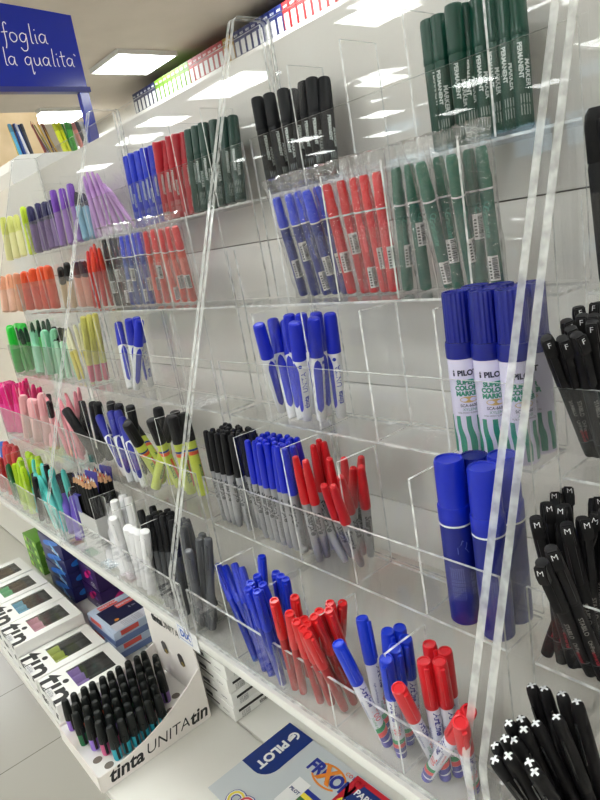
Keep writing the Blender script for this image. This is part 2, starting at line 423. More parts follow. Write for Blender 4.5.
@memo
def k_fine(cap):
    g = mat('grey_barrel', (150,151,154), .35)
    bar = lathe_mesh('barrel', [(.0026,0),(.0040,.0015),(.0050,.010),(.0056,.030),(.0058,.086)], g, seg=14)
    cp = lathe_mesh('cap', [(.0060,.080),(.0062,.082),(.0061,.088),(.0052,.118),(.0044,.132),(.0038,.1385),(.0022,.140)], plast(cap), seg=14)
    cl = clip_mesh(.0040, .0068, .094, .132, .0028, plast(cap))
    def t(bm):
        text_on(bm, 'Sharpie', .0105, wrap_down(.0060, .055, 0), bold=.03, shear=.2)
        text_on(bm, 'FINE POINT', .0042, wrap_down(.0060, .024, .5))
    return [('barrel', bar, []), ('cap', cp, [('clip', cl)]), ('lettering', flat_mesh('lettering', t, INK_G), [])], .14, .006
@memo
def k_board(cap):
    w = mat('white_barrel', (232,234,238), .3)
    bar = lathe_mesh('barrel', [(.0052,0),(.0064,.002),(.0070,.012),(.0083,.060),(.0087,.092)], w, seg=20)
    cp = lathe_mesh('cap', [(.0089,.088),(.0090,.090),(.0086,.110),(.0082,.131),(.0076,.136),(.0058,.1375)], plast(cap, .42), seg=20)
    def drop(bm):
        vs = []; n = 28
        for i in range(n):
            s = i/n*2*math.pi; z = .050-.036*math.cos(s); wd = .0062*math.sin(s)*(1-.25*math.cos(s))*(1+.12*math.cos(2*s))
            vs.append((wd, z))
        # strip across in small steps so that it follows the barrel
        zs = [(.014 + .072*i/24) for i in range(25)]
        for z0, z1 in zip(zs, zs[1:]):
            def hw(z):
                q = (z-.014)/.072; return .0062*min(1, (q/.10)**.5 if q < .10 else 1)*min(1, ((1-q)/.18)**.5 if q > .82 else 1)*(.72+.28*q)
            a0, a1 = hw(z0), hw(z1)
            for i in range(6):
                p = []
                for (hh, zz, q) in ((a0, z0, i/6), (a0, z0, (i+1)/6), (a1, z1, (i+1)/6), (a1, z1, i/6)):
                    rr = radius_at(zz) + .00025
                    a = (-hh + 2*hh*q)/rr; p.append(bm.verts.new((rr*math.sin(a), -rr*math.cos(a), zz)))
                bm.faces.new(p)
    def radius_at(z):
        pts = [(.0052,0),(.0064,.002),(.0070,.012),(.0083,.060),(.0087,.092)]
        for (r0, z0), (r1, z1) in zip(pts, pts[1:]):
            if z0 <= z <= z1: return r0 + (r1-r0)*(z-z0)/(z1-z0)
        return .0087
    dm = flat_mesh('colour_patch', drop, plast(cap, .42))
    def t(bm):
        text_on(bm, 'tinta', .0095, lambda x, y: wrap_up(radius_at(.03+x)+.0003, .030, 1.35)(x, y), bold=.03)
        text_on(bm, 'UNITA', .0095, lambda x, y: wrap_up(radius_at(.058+x)+.0003, .0585, 1.35)(x, y))
        vs = [(.0024*math.cos(i*math.pi/6), .0024*math.sin(i*math.pi/6)) for i in range(12)]
        add_poly(bm, vs, [tuple(range(12))], wrap_round(.0090, .081, .95))
    return [('barrel', bar, []), ('cap', cp, []), ('colour_patch', dm, []), ('lettering', flat_mesh('lettering', t, plast((30,60,180))), [])], .1375, .0089
@memo
def k_jumbo():
    body = lathe_mesh('barrel', [(.0132,0),(.0144,.0015),(.0146,.006),(.0146,.100)], mat('lilac_white_label', (214,210,236), .35), seg=36)
    cb = plast((10,24,132), .28)
    bm = bmesh.new()
    lathe(bm, [(.0150,.098),(.0154,.0995),(.0154,.111),(.0148,.1135)], seg=36)
    lathe(bm, [(.0142,.1137),(.0140,.1150),(.0136,.158),(.0128,.1605),(.0114,.1605),(.0108,.1590)], seg=96, lobes=20, depth=.06)
    cap = finish(bm, 'cap', cb, angle=50)
    r = .01485
    def t(bm):
        text_on(bm, 'PILOT', .0072, wrap_round(r, .0845, .10), mi=0, bold=.045)
        vs = [(-.0009,-.0026),(.0009,-.0026),(.0009,.0008),(-.0009,.0008)]; add_poly(bm, vs, [(0,1,2,3)], wrap_round(r, .0845, -.80), 0)
        add_poly(bm, [(-.0012,.0014),(.0012,.0014),(0,.0038)], [(0,1,2)], wrap_round(r, .0845, -.80), 0)
        for i, s in enumerate(('SUPER', 'COLOR', 'MARKER')):
            text_on(bm, s, .0062, wrap_round(r, .0755-.0056*i, -.08 if i < 2 else .02), mi=1, bold=.06)
        text_on(bm, 'SCA-6600', .0040, wrap_round(r, .0525, 0), 0, bold=.02)
        text_on(bm, 'XYLENE', .0040, wrap_round(r, .0485, .06), 1)
        text_on(bm, 'FOR MOST SURFACES', .0024, wrap_round(r, .0452, 0), 0)
        n = 24; vs = [(0, 0)] + [(.0085*math.cos(i*2*math.pi/n), .0031*math.sin(i*2*math.pi/n)) for i in range(n)]
        add_poly(bm, vs, [(0, i+1, (i+1) % n+1) for i in range(n)], wrap_round(r-.0001, .0585, .02), 2)
        # wavy green bands on the lower third, all the way round
        for b in range(9):
            a0 = b*2*math.pi/9 - .62
            N = 14
            for i in range(N):
                q0, q1 = i/N, (i+1)/N
                for j in range(4):
                    P = []
                    for q, s in ((q0, j/4), (q0, (j+1)/4), (q1, (j+1)/4), (q1, j/4)):
                        z = .004 + .038*q; mid = a0 - .22*(1/(1+math.exp((q-.55)*14))) * -1; wd = .19 + .03*math.sin(q*5)
                        a = mid - .19 + (-wd + 2*wd*s); P.append(bm.verts.new((r*math.sin(a), -r*math.cos(a), z)))
                    f = bm.faces.new(P); f.material_index = 1
    lt = flat_mesh('lettering', t, [mat('ink_navy', (24,24,60), .4), mat('ink_green', (10,130,108), .4), mat('ink_gold', (196,160,96), .4)])
    return [('barrel', body, []), ('cap', cap, []), ('lettering', lt, [])], .1605, .0154
@memo
def k_bottle():
    b = plast((12,26,122), .28); c = plast((12,38,180), .3)
    body = lathe_mesh('barrel', [(.0134,0),(.0147,.0015),(.0149,.008),(.0149,.1035),(.0142,.1045)], b, seg=36)
    ring = lathe_mesh('ring', [(.0150,.1035),(.0152,.1037),(.0152,.1050),(.0150,.1052)], mat('white_ring', (232,234,236), .4), seg=36)
    bm = bmesh.new()
    lathe(bm, [(.0148,.1052),(.0152,.106),(.0152,.1215),(.0148,.1222)], seg=36)
    lathe(bm, [(.0143,.1222),(.0141,.1230),(.0137,.1640),(.0127,.1668),(.0115,.1668),(.0110,.1655)], seg=36)
    cap = finish(bm, 'cap', c)
    r = .01505
    def t(bm):
        # drop-and-hand shaped mark, then small print
        o = [(-.005,-.006),(.006,-.006),(.003,-.001),(.005,.004),(.0,.008),(-.002,.003),(-.005,.0005)]
        add_poly(bm, o, [(0,1,2,6),(2,3,4,5,6)], wrap_round(r, .083, .15))
        for i in range(7): text_on(bm, 'permanent ink for every surface', .0026, wrap_down(r, .045, -.75+.13*i))
        for i in range(5): text_on(bm, 'keep cap tightly closed', .0026, wrap_down(r, .045, .55+.13*i))
    return [('barrel', body, []), ('ring', ring, []), ('cap', cap, []), ('lettering', flat_mesh('lettering', t, mat('ink_pale_blue', (92,104,176), .5)), [])], .1668, .0152
@memo
def k_thick(col):
    b = plast(col, .3)
    body = lathe_mesh('barrel', [(.0080,0),(.0092,.002),(.0094,.085),(.0090,.088)], b, seg=20)
    cap = lathe_mesh('cap', [(.0092,.088),(.0097,.0895),(.0097,.094),(.0094,.0955),(.0092,.128),(.0084,.1325),(.0066,.1335),(.0060,.1325)], b, seg=20, lobes=0)
    def t(bm):
        text_on(bm, 'PERMANENT', .0060, wrap_down(.0096, .062, -.25), bold=.04)
        text_on(bm, 'MARKER', .0068, wrap_down(.0096, .050, .42), bold=.03)
        for i in range(4): text_on(bm, 'indelebile - permanent', .0022, wrap_down(.0096, .020, -.4+.28*i))
    return [('barrel', body, []), ('cap', cap, []), ('lettering', flat_mesh('lettering', t, mat('ink_silver', (196,206,204), .4)), [])], .1335, .0097
def film_mesh(r, L, seed):
    rnd = random.Random(seed); bm = bmesh.new(); nseg, nz = 20, 26; rings = []
    for j in range(nz+1):
        q = j/nz; z = -.001 + (L+.024)*q
        flat = 1 if q < .86 else max(.18, 1-(q-.86)/.14*1.0)
        if q < .06: flat = .35+.65*q/.06
        ring = []
        for i in range(nseg):
            a = 2*math.pi*i/nseg; cr = .10*math.sin(3*a+j*.55+seed) + .07*math.sin(5*a-j*.9+seed*2) + rnd.uniform(-.07, .07)
            ring.append(bm.verts.new(((r*1.62*(1+cr*.5))*math.cos(a)*(1+.25*(1-flat)), (r*1.22*(1+cr))*math.sin(a)*flat, z + (rnd.uniform(-.002, .003) if q > .97 else 0))))
        rings.append(ring)
    for a, b in zip(rings, rings[1:]):
        for i in range(nseg): bm.faces.new((a[i], a[(i+1) % nseg], b[(i+1) % nseg], b[i]))
    bm.faces.new(rings[0][::-1]); bm.faces.new(rings[-1])
    return finish(bm, 'plastic_sleeve', M_FILM, angle=40)
def barcode(bm, w, h, fn, seed):
    rnd = random.Random(seed)
    vs, fs = grid_poly(-w/2, w/2, -h/2, h/2, 2, 6); add_poly(bm, vs, fs, fn, 0)
    x = -h*.42
    while x < h*.42:
        d = rnd.choice((.0004, .0007, .0010)); g2 = lambda a, b: fn(a, b)
        vs = [(-w*.05, x), (w*.42, x), (w*.42, x+d), (-w*.05, x+d)]
        add_poly(bm, vs, [(0,1,2,3)], lambda a, b: tuple(c*1.0 for c in fn2(a, b)), 1) if False else add_poly(bm, [(a, b) for a, b in vs], [(0,1,2,3)], lift(fn), 1)
        x += d + rnd.choice((.0004, .0008))
    for i in range(6): add_poly(bm, [(-w*.4, -h*.4+h*.13*i), (-w*.18, -h*.4+h*.13*i), (-w*.18, -h*.34+h*.13*i), (-w*.4, -h*.34+h*.13*i)], [(0,1,2,3)], lift(fn), 1)
def lift(fn):
    def g(x, y):
        p = fn(x, y); k = 1+.0002/max(1e-6, math.hypot(p[0], p[1])); return (p[0]*k, p[1]*k, p[2])
    return g
@memo
def k_wrapped(capc, bodc, var):
    body = lathe_mesh('barrel', [(.0050,0),(.0066,.0015),(.0068,.004),(.0068,.098)], plast(bodc, .35), seg=18)
    ring = lathe_mesh('ring', [(.0069,.0985),(.0070,.0988),(.0070,.1000),(.0069,.1003)], mat('white_ring', (232,234,236), .4), seg=18)
    cap = lathe_mesh('cap', [(.0068,.1003),(.0072,.102),(.0072,.112),(.0064,.116),(.0060,.136),(.0046,.140)], plast(capc, .35), seg=18)
    film = film_mesh(.0070, .140, var)
    def st(bm): barcode(bm, .0115, .026, lambda x, y: wrap_round(.0089, .020+.022*(var % 3), -.1+.3*(var % 2))(x, y), var)
    def tx(bm):
        text_on(bm, 'Graduate', .0085, wrap_down(.0071, .068, 0), bold=.02, shear=.2)
        n = 16; vs = [(.0034*math.cos(i*2*math.pi/n), .0034*math.sin(i*2*math.pi/n)) for i in range(n)] + [(.0026*math.cos(i*2*math.pi/n), .0026*math.sin(i*2*math.pi/n)) for i in range(n)]
        add_poly(bm, vs, [(i, (i+1) % n, n+(i+1) % n, n+i) for i in range(n)], wrap_round(.0071, .084, .3))
    return [('barrel', body, []), ('ring', ring, []), ('cap', cap, []), ('lettering', flat_mesh('lettering', tx, mat('ink_tone_%d' % bodc[0], tuple(min(255, c+60) for c in bodc), .5)), []),
            ('wrapper', film, [('barcode_sticker', flat_mesh('barcode_sticker', st, [mat('sticker_paper', (228,226,226), .5), BLACK]))])], .142, .0082
@memo
def k_stick(col):
    body = lathe_mesh('barrel', [(.0034,0),(.0048,.001),(.0050,.004),(.0051,.094)], plast(tuple(int(c*.8) for c in col), .28), seg=14)
    bm = bmesh.new(); lathe(bm, [(.0058,.090),(.0062,.0915),(.0060,.120),(.0058,.144),(.0050,.148),(.0036,.148),(.0030,.1462),(.0012,.1462)], seg=16)
    cap = finish(bm, 'cap', plast(col, .28)); cl = clip_mesh(-.0084, -.0058, .104, .146, .0036, plast(col, .28))
    def t(bm): text_on(bm, 'RETRATTILE', .0040, wrap_down(.0052, .070, .3)); text_on(bm, 'permanent M', .0040, wrap_down(.0052, .040, .3))
    return [('barrel', body, []), ('cap', cap, [('clip', cl)]), ('lettering', flat_mesh('lettering', lambda bm: text_on(bm, 'universal permanent', .0036, wrap_down(.0052, .055, .3)), mat('ink_pale', (150,170,170), .5)), [])], .148, .0062
@memo
def k_art(col):
    w = mat('white_barrel_label', (226,226,238), .32)
    body = lathe_mesh('barrel', [(.0044,0),(.0056,.001),(.0060,.008),(.0066,.010),(.0067,.092)], w, seg=20)
    plug = lathe_mesh('end_plug', [(.0046,-.0004),(.0058,.0008),(.0062,.0085)], plast((70,64,170), .35), seg=20)
    cap = lathe_mesh('cap', [(.0070,.088),(.0073,.0895),(.0072,.110),(.0070,.136),(.0064,.1395),(.0050,.1400),(.0046,.1388),(.0020,.1388)], plast(col, .3), seg=20)
    cl = clip_mesh(-.0096, -.0066, .094, .137, .0046, plast(col, .3))
    def t(bm):
        text_on(bm, 'Artline', .0092, wrap_down(.0069, .072, .25), 0, bold=.03, shear=.25)
        text_on(bm, '700', .0098, wrap_down(.0069, .046, .25), 1, bold=.0, shear=.2)
        text_on(bm, 'permanent marker', .0034, wrap_down(.0069, .055, 1.0), 0)
        text_on(bm, 'permanent ink', .0034, wrap_down(.0069, .055, 1.5), 1)
        text_on(bm, 'high performance', .0034, wrap_down(.0069, .055, -1.0), 0); text_on(bm, 'XYLENE FREE', .0034, wrap_down(.0069, .035, -.5), 2)
        for i, m in enumerate((2, 1, 0)):
            vs, fs = grid_poly(-.008, .008, 0, .0062, 10, 1); add_poly(bm, [(x, y+x*.25) for x, y in vs], fs, wrap_round(.0069, .0245-.0064*i, .2), m)
        text_on(bm, 'MADE IN MALAYSIA', .0028, wrap_down(.0069, .022, 1.9), 0)
    return [('barrel', body, [('end_plug', plug)]), ('cap', cap, [('clip', cl)]), ('lettering', flat_mesh('lettering', t, [mat('ink_violet', (58,56,150), .4), mat('ink_red', (222,70,80), .4), mat('ink_leaf', (20,140,90), .4)]), [])], .140, .0073
@memo
def k_letter(ch):
    b = mat('black_barrel', (20,19,21), .5, .2)
    body = lathe_mesh('barrel', [(.0040,0),(.0050,.001),(.0054,.010),(.0055,.090)], b, seg=16)
    band = lathe_mesh('ring', [(.00555,.0215),(.0057,.0217),(.0057,.0222),(.00555,.0224)], INK_G, seg=16)
    cap = lathe_mesh('cap', [(.0057,.088),(.0060,.0895),(.0058,.118),(.0054,.138),(.0046,.1425),(.0030,.143)], b, seg=16)
    bm = bmesh.new(); hd_ = [(-.004,.128),(-.0098,.128),(-.0102,.1365),(-.0072,.1445),(-.004,.1445)]; A_ = [bm.verts.new((-.0042, y, z)) for y, z in hd_]; B_ = [bm.verts.new((.0042, y, z)) for y, z in hd_]; bm.faces.new(A_); bm.faces.new(B_[::-1]); [bm.faces.new((A_[i], B_[i], B_[(i+1) % 5], A_[(i+1) % 5])) for i in range(5)]; bmesh.ops.bevel(bm, geom=bm.edges[:], offset=.0009, segments=2, affect='EDGES'); box(bm, -.0030, .0030, -.0096, -.0056, .094, .130, bev=.0014)
    cl = finish(bm, 'clip', b)
    def t1(bm):
        text_on(bm, ch, .0062, lambda x, y: (x, -.0089+y*.351, .1406+y*.936), bold=-.012, wx=1.08)
    def t2(bm):
        text_on(bm, 'STABILO', .0050, wrap_down(.0057, .066, 0), 0, bold=.015)
        text_on(bm, 'OHPen', .0046, wrap_down(.0057, .044, 0), 0); text_on(bm, 'universal', .0044, wrap_down(.0057, .0305, -.05), 1)
    return [('barrel', body, [('ring', band), ('lettering', flat_mesh('lettering', t2, [mat('ink_offwhite', (128,124,121), .5), mat('ink_crimson', (170,24,50), .5)]))]),
            ('cap', cap, [('clip', cl), ('letter', flat_mesh('letter', t1, INK_W))])], .1445, .0060
@memo
def k_cross():
    b = mat('black_barrel', (20,19,21), .5, .2)
    body = lathe_mesh('barrel', [(.0036,0),(.0048,.001),(.0052,.008),(.0054,.085)], b, seg=16)
    cap = lathe_mesh('cap', [(.0056,.083),(.0060,.0845),(.0058,.115),(.0054,.143),(.0049,.1475),(.0036,.1496),(.0012,.1500)], b, seg=16)
    cl = clip_mesh(-.0086, -.0066, .098, .135, .0022, mat('black_gloss', (30,30,32), .12))
    def t(bm):
        for k in range(2):
            a = math.pi/4 + k*math.pi/2; c, s = math.cos(a), math.sin(a)
            vs, fs = grid_poly(-.0036, .0036, -.0010, .0010, 10, 2)
            def fn(x, y):
                X, Y = x*c-y*s, x*s+y*c; rr = math.hypot(X, Y)
                z = .1504 - max(0, rr-.0025)*.5
                return (X, Y, z + .0002)
            add_poly(bm, vs, fs, fn)
    return [('barrel', body, []), ('cap', cap, [('clip', cl), ('cross_mark', flat_mesh('cross_mark', t, INK_W))])], .150, .0060
@memo
def k_simple(body, cap, L, r, cf, style):
    """style: 0 round pen, 1 flat highlighter, 2 tapered felt pen, 3 marker with printed label"""
    sx, sy = (1.25, .8) if style == 1 else (1, 1); seg = 16; z = L*(1-cf)
    if style == 1: bp = [(r*.75,0),(r*.97,L*.012),(r,L*.04),(r,z-.004),(r*.9,z)]; cp = [(r*.94,z),(r*.98,z+.001),(r*.96,L*.90),(r*.84,L*.965),(r*.5,L)]
    elif style == 2: bp = [(r*.5,0),(r*.72,L*.012),(r*.9,L*.2),(r,z)]; cp = [(r*1.04,z-.002),(r*1.06,z),(r*.85,L*.9),(r*.62,L*.98),(r*.3,L)]
    else: bp = [(r*.7,0),(r*.95,L*.010),(r,L*.03),(r,z)]; cp = [(r*1.03,z-.001),(r*1.07,z),(r*1.04,L*.95),(r*.92,L*.99),(r*.6,L)]
    b = lathe_mesh('barrel', bp, plast(body, .35), seg=seg, sx=sx, sy=sy); c = lathe_mesh('cap', cp, plast(cap, .35), seg=seg, sx=sx, sy=sy)
    sub = [('clip', clip_mesh(-r*sy-.002, -r*sy*.9, z+L*cf*.15, L*.93, .0034, plast(cap, .35)))]
    out = [('barrel', b, []), ('cap', c, sub)]
    if style == 3:
        def t(bm):
            rr = r*1.012
            vs, fs = grid_poly(-r*1.4, r*1.4, 0, .006, 8, 1)
            add_poly(bm, vs, fs, wrap_round(rr, L*.50, 0), 0); add_poly(bm, [(x, y*.6) for x, y in vs], fs, wrap_round(rr, L*.50+.0065, 0), 1)
            text_on(bm, 'edding', .008, wrap_down(rr, L*.27, .3), 2, bold=.03) if False else text_on(bm, 'MARKER', .008, wrap_down(rr, L*.27, .3), 2, bold=.03)
            vs, fs = grid_poly(-.0022, .0022, 0, L*.34, 4, 1); add_poly(bm, vs, fs, wrap_round(rr, L*.10, .95), 0)
        out.append(('lettering', flat_mesh('lettering', t, [mat('ink_flame', (232,96,60), .4), mat('ink_blue_band', (40,60,150), .4), mat('ink_dkgreen', (40,110,70), .4)]), []))
    return out, L, r*max(sx, sy)*1.07
@memo
def k_pencil(bod, tip):
    L = .165; r = .0036
    b = lathe_mesh('barrel', [(r*.9,0),(r,.0006),(r,.148)], plast(bod, .3), seg=6)
    w = lathe_mesh('sharpened_wood', [(r*.98,.148),(.0013,.159)], mat('pencil_wood', (206,160,120), .6), seg=10)
    t = lathe_mesh('lead', [(.0014,.1588),(.0003,.165)], plast(tip, .5), seg=8)
    return [('barrel', b, []), ('sharpened_tip', w, [('lead', t)])], L, r
@memo
def k_tray(col):
    """highlighter standing in a tray: black cap, coloured barrel"""
    body = lathe_mesh('barrel', [(.0050,0),(.0064,.001),(.0068,.004),(.0070,.021)], plast(col, .35), seg=16)
    b = mat('soft_black_cap', (24,27,26), .5, .3)
    ringm = lathe_mesh('ring', [(.0071,.019),(.0073,.0195),(.0073,.0212),(.0071,.0215)], plast(col, .3), seg=16)
    cap = lathe_mesh('cap', [(.0072,.0215),(.0074,.0225),(.0071,.034),(.0058,.052),(.0052,.0565),(.0040,.058)], b, seg=16)
    cl = clip_mesh(-.0088, -.0060, .004, .034, .0042, b)
    return [('barrel', body, [('ring', ringm)]), ('cap', cap, [('clip', cl)])], .058, .0074
# ------------------------------------------------------------------ what stands in the displays
def put(kind, tier, pts, name, cat, cluster, label, group=None, twist=None, **k):
    LABELS[cluster] = label
    spec, L, r = kind
    for p in pts:
        stand(spec, name, L, r, tier, *p[:4], cat, group or cluster, cluster, twist=(p[4] if len(p) > 4 else twist), **k)

# --- middle display, tier D: fine markers packed upright in three bins
def fine_bin(col, cname, x0, x1, cols, rows, skip, where):
    spec, L, r = k_fine(col); zf, yf = TIERS['D']; ROW = ['front', 'second', 'third', 'fourth', 'back']
    for j in range(rows):
        n = 0; line = []
        for i in range(cols):
            if (j, i) in skip: continue
            x = x0 + (x1-x0)*(i+.5)/cols; y = yf + .020 + (STEP-.040)*(j+.5)/rows
            line.append((x + random.uniform(-.0008, .0008), y))
        for i, (x, y) in enumerate(line):
            B = Vector((x, y, zf+.004)); xc, yc = (x0+x1)/2, yf+STEP/2
            T = B + Vector((random.uniform(-.009, .009) - (x-xc)*.05, random.uniform(-.006, .006) - (y-yc)*.05, L/U + random.uniform(-.02, .02)))
            o = instance(spec, 'fine_marker', V(B+(T-B).normalized()*(L/U)), V(B), 'marker', cname+'-capped fine markers in the fourth tier', random.uniform(-.8, .8))
            k = ORD[i] + ' from left' if 0 < i < len(line)-1 else ('leftmost' if i == 0 else 'rightmost')
            o['label'] = '%s-capped grey fine marker, %s row, %s, %s' % (cname, ROW[j], k, where)
fine_bin(BLK, 'black', -1.606, -1.424, 7, 4, {(0,6),(0,4)}, 'bin by the slanted panel')
fine_bin(BLUE, 'blue', -1.395, -1.210, 7, 4, {(3,6),(2,6)}, 'bin between black and red')
red = k_fine(RED)
put(red, 'D', [(284,464,314,559),(297,456,323,560),(306,461,329,556),(319,440,337,548),(324,443,343,550),(330,460,347,552),(311,448,331,552),(286,473,347,565),
    (322,491,352,560),(336,508,362,568),(344,460,352,548),(361,460,362,545),(361.5,476,356,552),(372,474,368,548),(346,481,364,553)],
    'fine_marker', 'marker', 'red-capped fine markers leaning in the fourth tier', '{o} of {n} red-capped grey fine markers leaning in the fourth-tier bin', ymin=.004, ymax=.006)
def upright(kind, name, tier, spots, cat, cluster, label):
    LABELS[cluster] = label
    spec, L, r = kind; zf = TIERS[tier][0]
    for x, y, tw in spots:
        B = Vector((x, y, zf+.003)); instance(spec, name, V(B+Vector((0, 0, L/U))), V(B), cat, cluster, tw, cluster)
upright(k_bottle(), 'jumbo_marker', 'D', [(-.725,.906,.1), (-.646,.900,.75), (-.646,.965,-.3)], 'marker', 'plain dark blue jumbo markers', '{o} of {n} dark blue bottle-shaped jumbo markers with a white ring, fourth tier')
upright(k_jumbo(), 'jumbo_marker', 'D', [(-.711,.966,.2)], 'marker', 'lone ribbed jumbo', 'lilac jumbo marker with ribbed blue cap, standing behind the dark blue bottle-shaped markers')

# --- tier C: blue whiteboard markers, lilac jumbo markers
bd = k_board(BLUE)
put(bd, 'C', [(259,327,283,414,.3),(273,322,294,421,0),(286,324,303,423,-.5),(295,325,308,422,-1.0),(314,320,322,422,.05),(330,315,341,414,-1.05),(289,316,306,410,0),(301,315,316,410,.6),(316,314,327,409,.4)],
    'whiteboard_marker', 'marker', 'blue whiteboard markers in the middle display', '{o} of {n} blue-capped white board markers above the blue and red fine markers')
upright(k_jumbo(), 'jumbo_marker', 'C', [(-.764,1.036,.1), (-.704,1.037,.15), (-.646,1.036,.3), (-.645,1.101,-.6), (-.709,1.102,.4), (-.764,1.101,-.2)],
    'marker', 'lilac jumbo markers in the third tier', '{o} of {n} lilac jumbo markers with green wavy bands and ribbed blue caps')

# --- tier B: markers in clear sleeves
def wrapped(cap, bod, pts, cl, lab):
    LABELS[cl] = lab
    for i, p in enumerate(pts):
        spec, L, r = k_wrapped(cap, bod, i % 4 + 1)
        stand(spec, 'wrapped_marker', L, r, 'B', *p, 'marker', cl, cl, twist=random.uniform(-.6, .6), ymin=.006, ymax=.006)
wrapped((20,60,225), (26,40,130), [(276,199,304,293),(288,195,316,292),(295,187,327,290),(306,192,336,289),(316,186,346,287)], 'blue sleeved markers', '{o} of {n} blue brush markers in clear sleeves left of the red ones')
wrapped((228,26,38), (214,36,48), [(326,184,352,291),(339,175,366,292),(351,166,374,286),(363,174,386,290),(375,164,394,287)], 'red sleeved markers', '{o} of {n} red brush markers in clear sleeves between blue and green ones')
wrapped((8,96,74), (18,92,76), [(396,168,408,288),(408,160,426,286),(420,164,450,287),(437,152,458,284),(451,157,474,282),(467,140,482,279),(479,134,497,274)], 'green sleeved markers', '{o} of {n} green brush markers in clear sleeves right of the red ones')
wrapped((22,22,26), (30,30,36), [(104,240,119,305),(111,238,125,304),(116,236,130,303)], 'black sleeved markers, left display', '{o} of {n} black pens in clear sleeves in the left display')
wrapped((24,54,220), (50,70,150), [(122,237,134,304),(128,236,140,303),(134,234,147,303),(139,233,153,302)], 'blue sleeved markers, left display', '{o} of {n} blue pens in clear sleeves in the left display')
wrapped((226,60,66), (226,92,80), [(146,233,160,302),(153,231,168,301),(161,231,177,300),(168,229,185,298),(175,228,193,296)], 'red sleeved markers, left display', '{o} of {n} red pens in clear sleeves in the left display')

# --- tier A: thick permanent markers
put(k_thick((24,25,28)), 'A', [(257,99,274,188),(269,96,286,186),(283,92,299,185),(293,94,306,181),(304,85,315,180),(312,81,322,178),(324,82,333,175)],
    'permanent_marker', 'marker', 'thick black permanent markers', '{o} of {n} thick black permanent markers on the top tier')
put(k_thick((10,62,48)), 'A', [(428,22,442,144),(438,17,450,141),(453,6,466,140),(464,7,475,137),(477,2,489,135),(490,0,501,131),(503,-4,513,129),(516,-7,525,126)],
    'permanent_marker', 'marker', 'thick green permanent markers', '{o} of {n} tall dark green permanent markers on the top tier, upper right')
put(k_thick((22,48,190)), 'A', [(127,157,140,221),(132,154,145,220),(138,152,151,218),(144,149,157,217),(152,147,163,214)],
    'permanent_marker', 'marker', 'thick blue permanent markers', '{o} of {n} thick blue permanent markers on the left display top tier')
put(k_thick((172,30,44)), 'A', [(157,143,168,212),(164,142,174,211),(170,137,181,210),(176,135,187,208),(183,134,193,206)],
    'permanent_marker', 'marker', 'thick red permanent markers', '{o} of {n} thick red permanent markers on the left display top tier')
put(k_thick((14,56,46)), 'A', [(189,131,198,205),(196,127,205,203),(203,124,212,202),(214,122,222,200),(223,120,231,198),(233,119,240,196)],
    'permanent_marker', 'marker', 'thick dark green markers, left display', '{o} of {n} dark green permanent markers at the slanted clear panel, top tier')

# --- tier E of the middle display
st = k_stick((20,50,200)); sr = k_stick((214,34,38))
put(st, 'E', [(207,593,262,678),(214,595,268,682),(227,579,272,676),(232,582,276,684),(249,613,286,690),(234,602,280,688),(251,583,278,668),(256,579,288,670),(261,559,268,660),(268,588,300,676),(279,578,292,664),(287,582,296,668),(297,588,300,672)],
    'capped_pen', 'pen', 'blue capped pens in the lowest tier', '{o} of {n} blue capped pens fanned in the lowest-tier bin')
put(sr, 'E', [(264,611,296,690),(277,627,304,694),(283,637,322,702),(295,600,308,676),(304,628,330,690),(304,641,334,702),(312,638,340,698),(306,654,344,708),(319,625,356,702),(325,620,350,692),(335,612,360,696),(336,606,352,688),(350,620,338,690)],
    'capped_pen', 'pen', 'red capped pens in the lowest tier', '{o} of {n} red capped pens fanned in the lowest-tier bin')
ab = k_art((26,60,205)); ar = k_art((214,36,46))
put(ab, 'E', [(329,657,389,744,.1),(362,619,386,735,.9),(389,630,398,738,.6),(399,632,406,736,.3),(412,645,416,734,0),(403,655,410,742,.5),(397,668,402,756,-.4)],
    'paint_marker', 'marker', 'blue capped label markers', '{o} of {n} blue-capped white markers with striped ends, lowest tier')
put(ar, 'E', [(393,703,440,764,.4),(423,661,444,778,.1),(429,646,446,762,.6),(439,663,458,776,.2),(445,652,460,764,-.4),(474,718,428,778,-.8),(462,748,474,792,.2)],
    'paint_marker', 'marker', 'red capped label markers', '{o} of {n} red-capped white markers with striped ends, lowest tier')

# --- right display
LABELS['+'] = '{o} of {n} black pens with a white cross on the cap end'
spec, L, r = k_cross()
cross = [(531.6,688),(544,691),(562,696),(576.6,704),(509,726.6),(521,722),(536,726.6),(556.6,720),(524,732.6),(505,742),(514,744),(495,750),(508.6,759.6),(495,764),(529.6,766),(535,776)]
for i, (u, v) in enumerate(cross):
    B = Vector((-.470 + .024*(i % 4) + .006*(i//4), .835 - .0225*(i//4) - .002*(i % 4), -1.121))
    stand(spec, 'capped_pen', L, r, 'E', u, v, 0, 0, 'pen', 'black pens with a white cross', '+', twist=random.uniform(-.9, .9), B=B)
put(k_letter('M'), 'D', [(541,565,592,685),(546,503,563,672),(598,516,547,662),(557,493,579,674),(535,518,574,668),(595,500,600,680),(564,505,585,668),(582,518,600,675),(566,524,604,690),(550,550,606,692),(566,486,570,662),(605,510,612,680)],
    'capped_pen', 'pen', 'black pens lettered M', '{o} of {n} black pens with a white M on the clip', twist=None)
put(k_letter('F'), 'C', [(546,341,591,458),(562,342,590,453),(576,338,606,462),(582,317,602,452),(566,323,596,450),(570,331,604,456),(578,308,598,444),(593,317,612,450),(592,324,614,458),(598,303,612,440)],
    'capped_pen', 'pen', 'black pens lettered F', '{o} of {n} black pens with a white F on the clip', twist=None)
LABELS['desk'] = '{o} of {n} large black markers at the upper right edge'
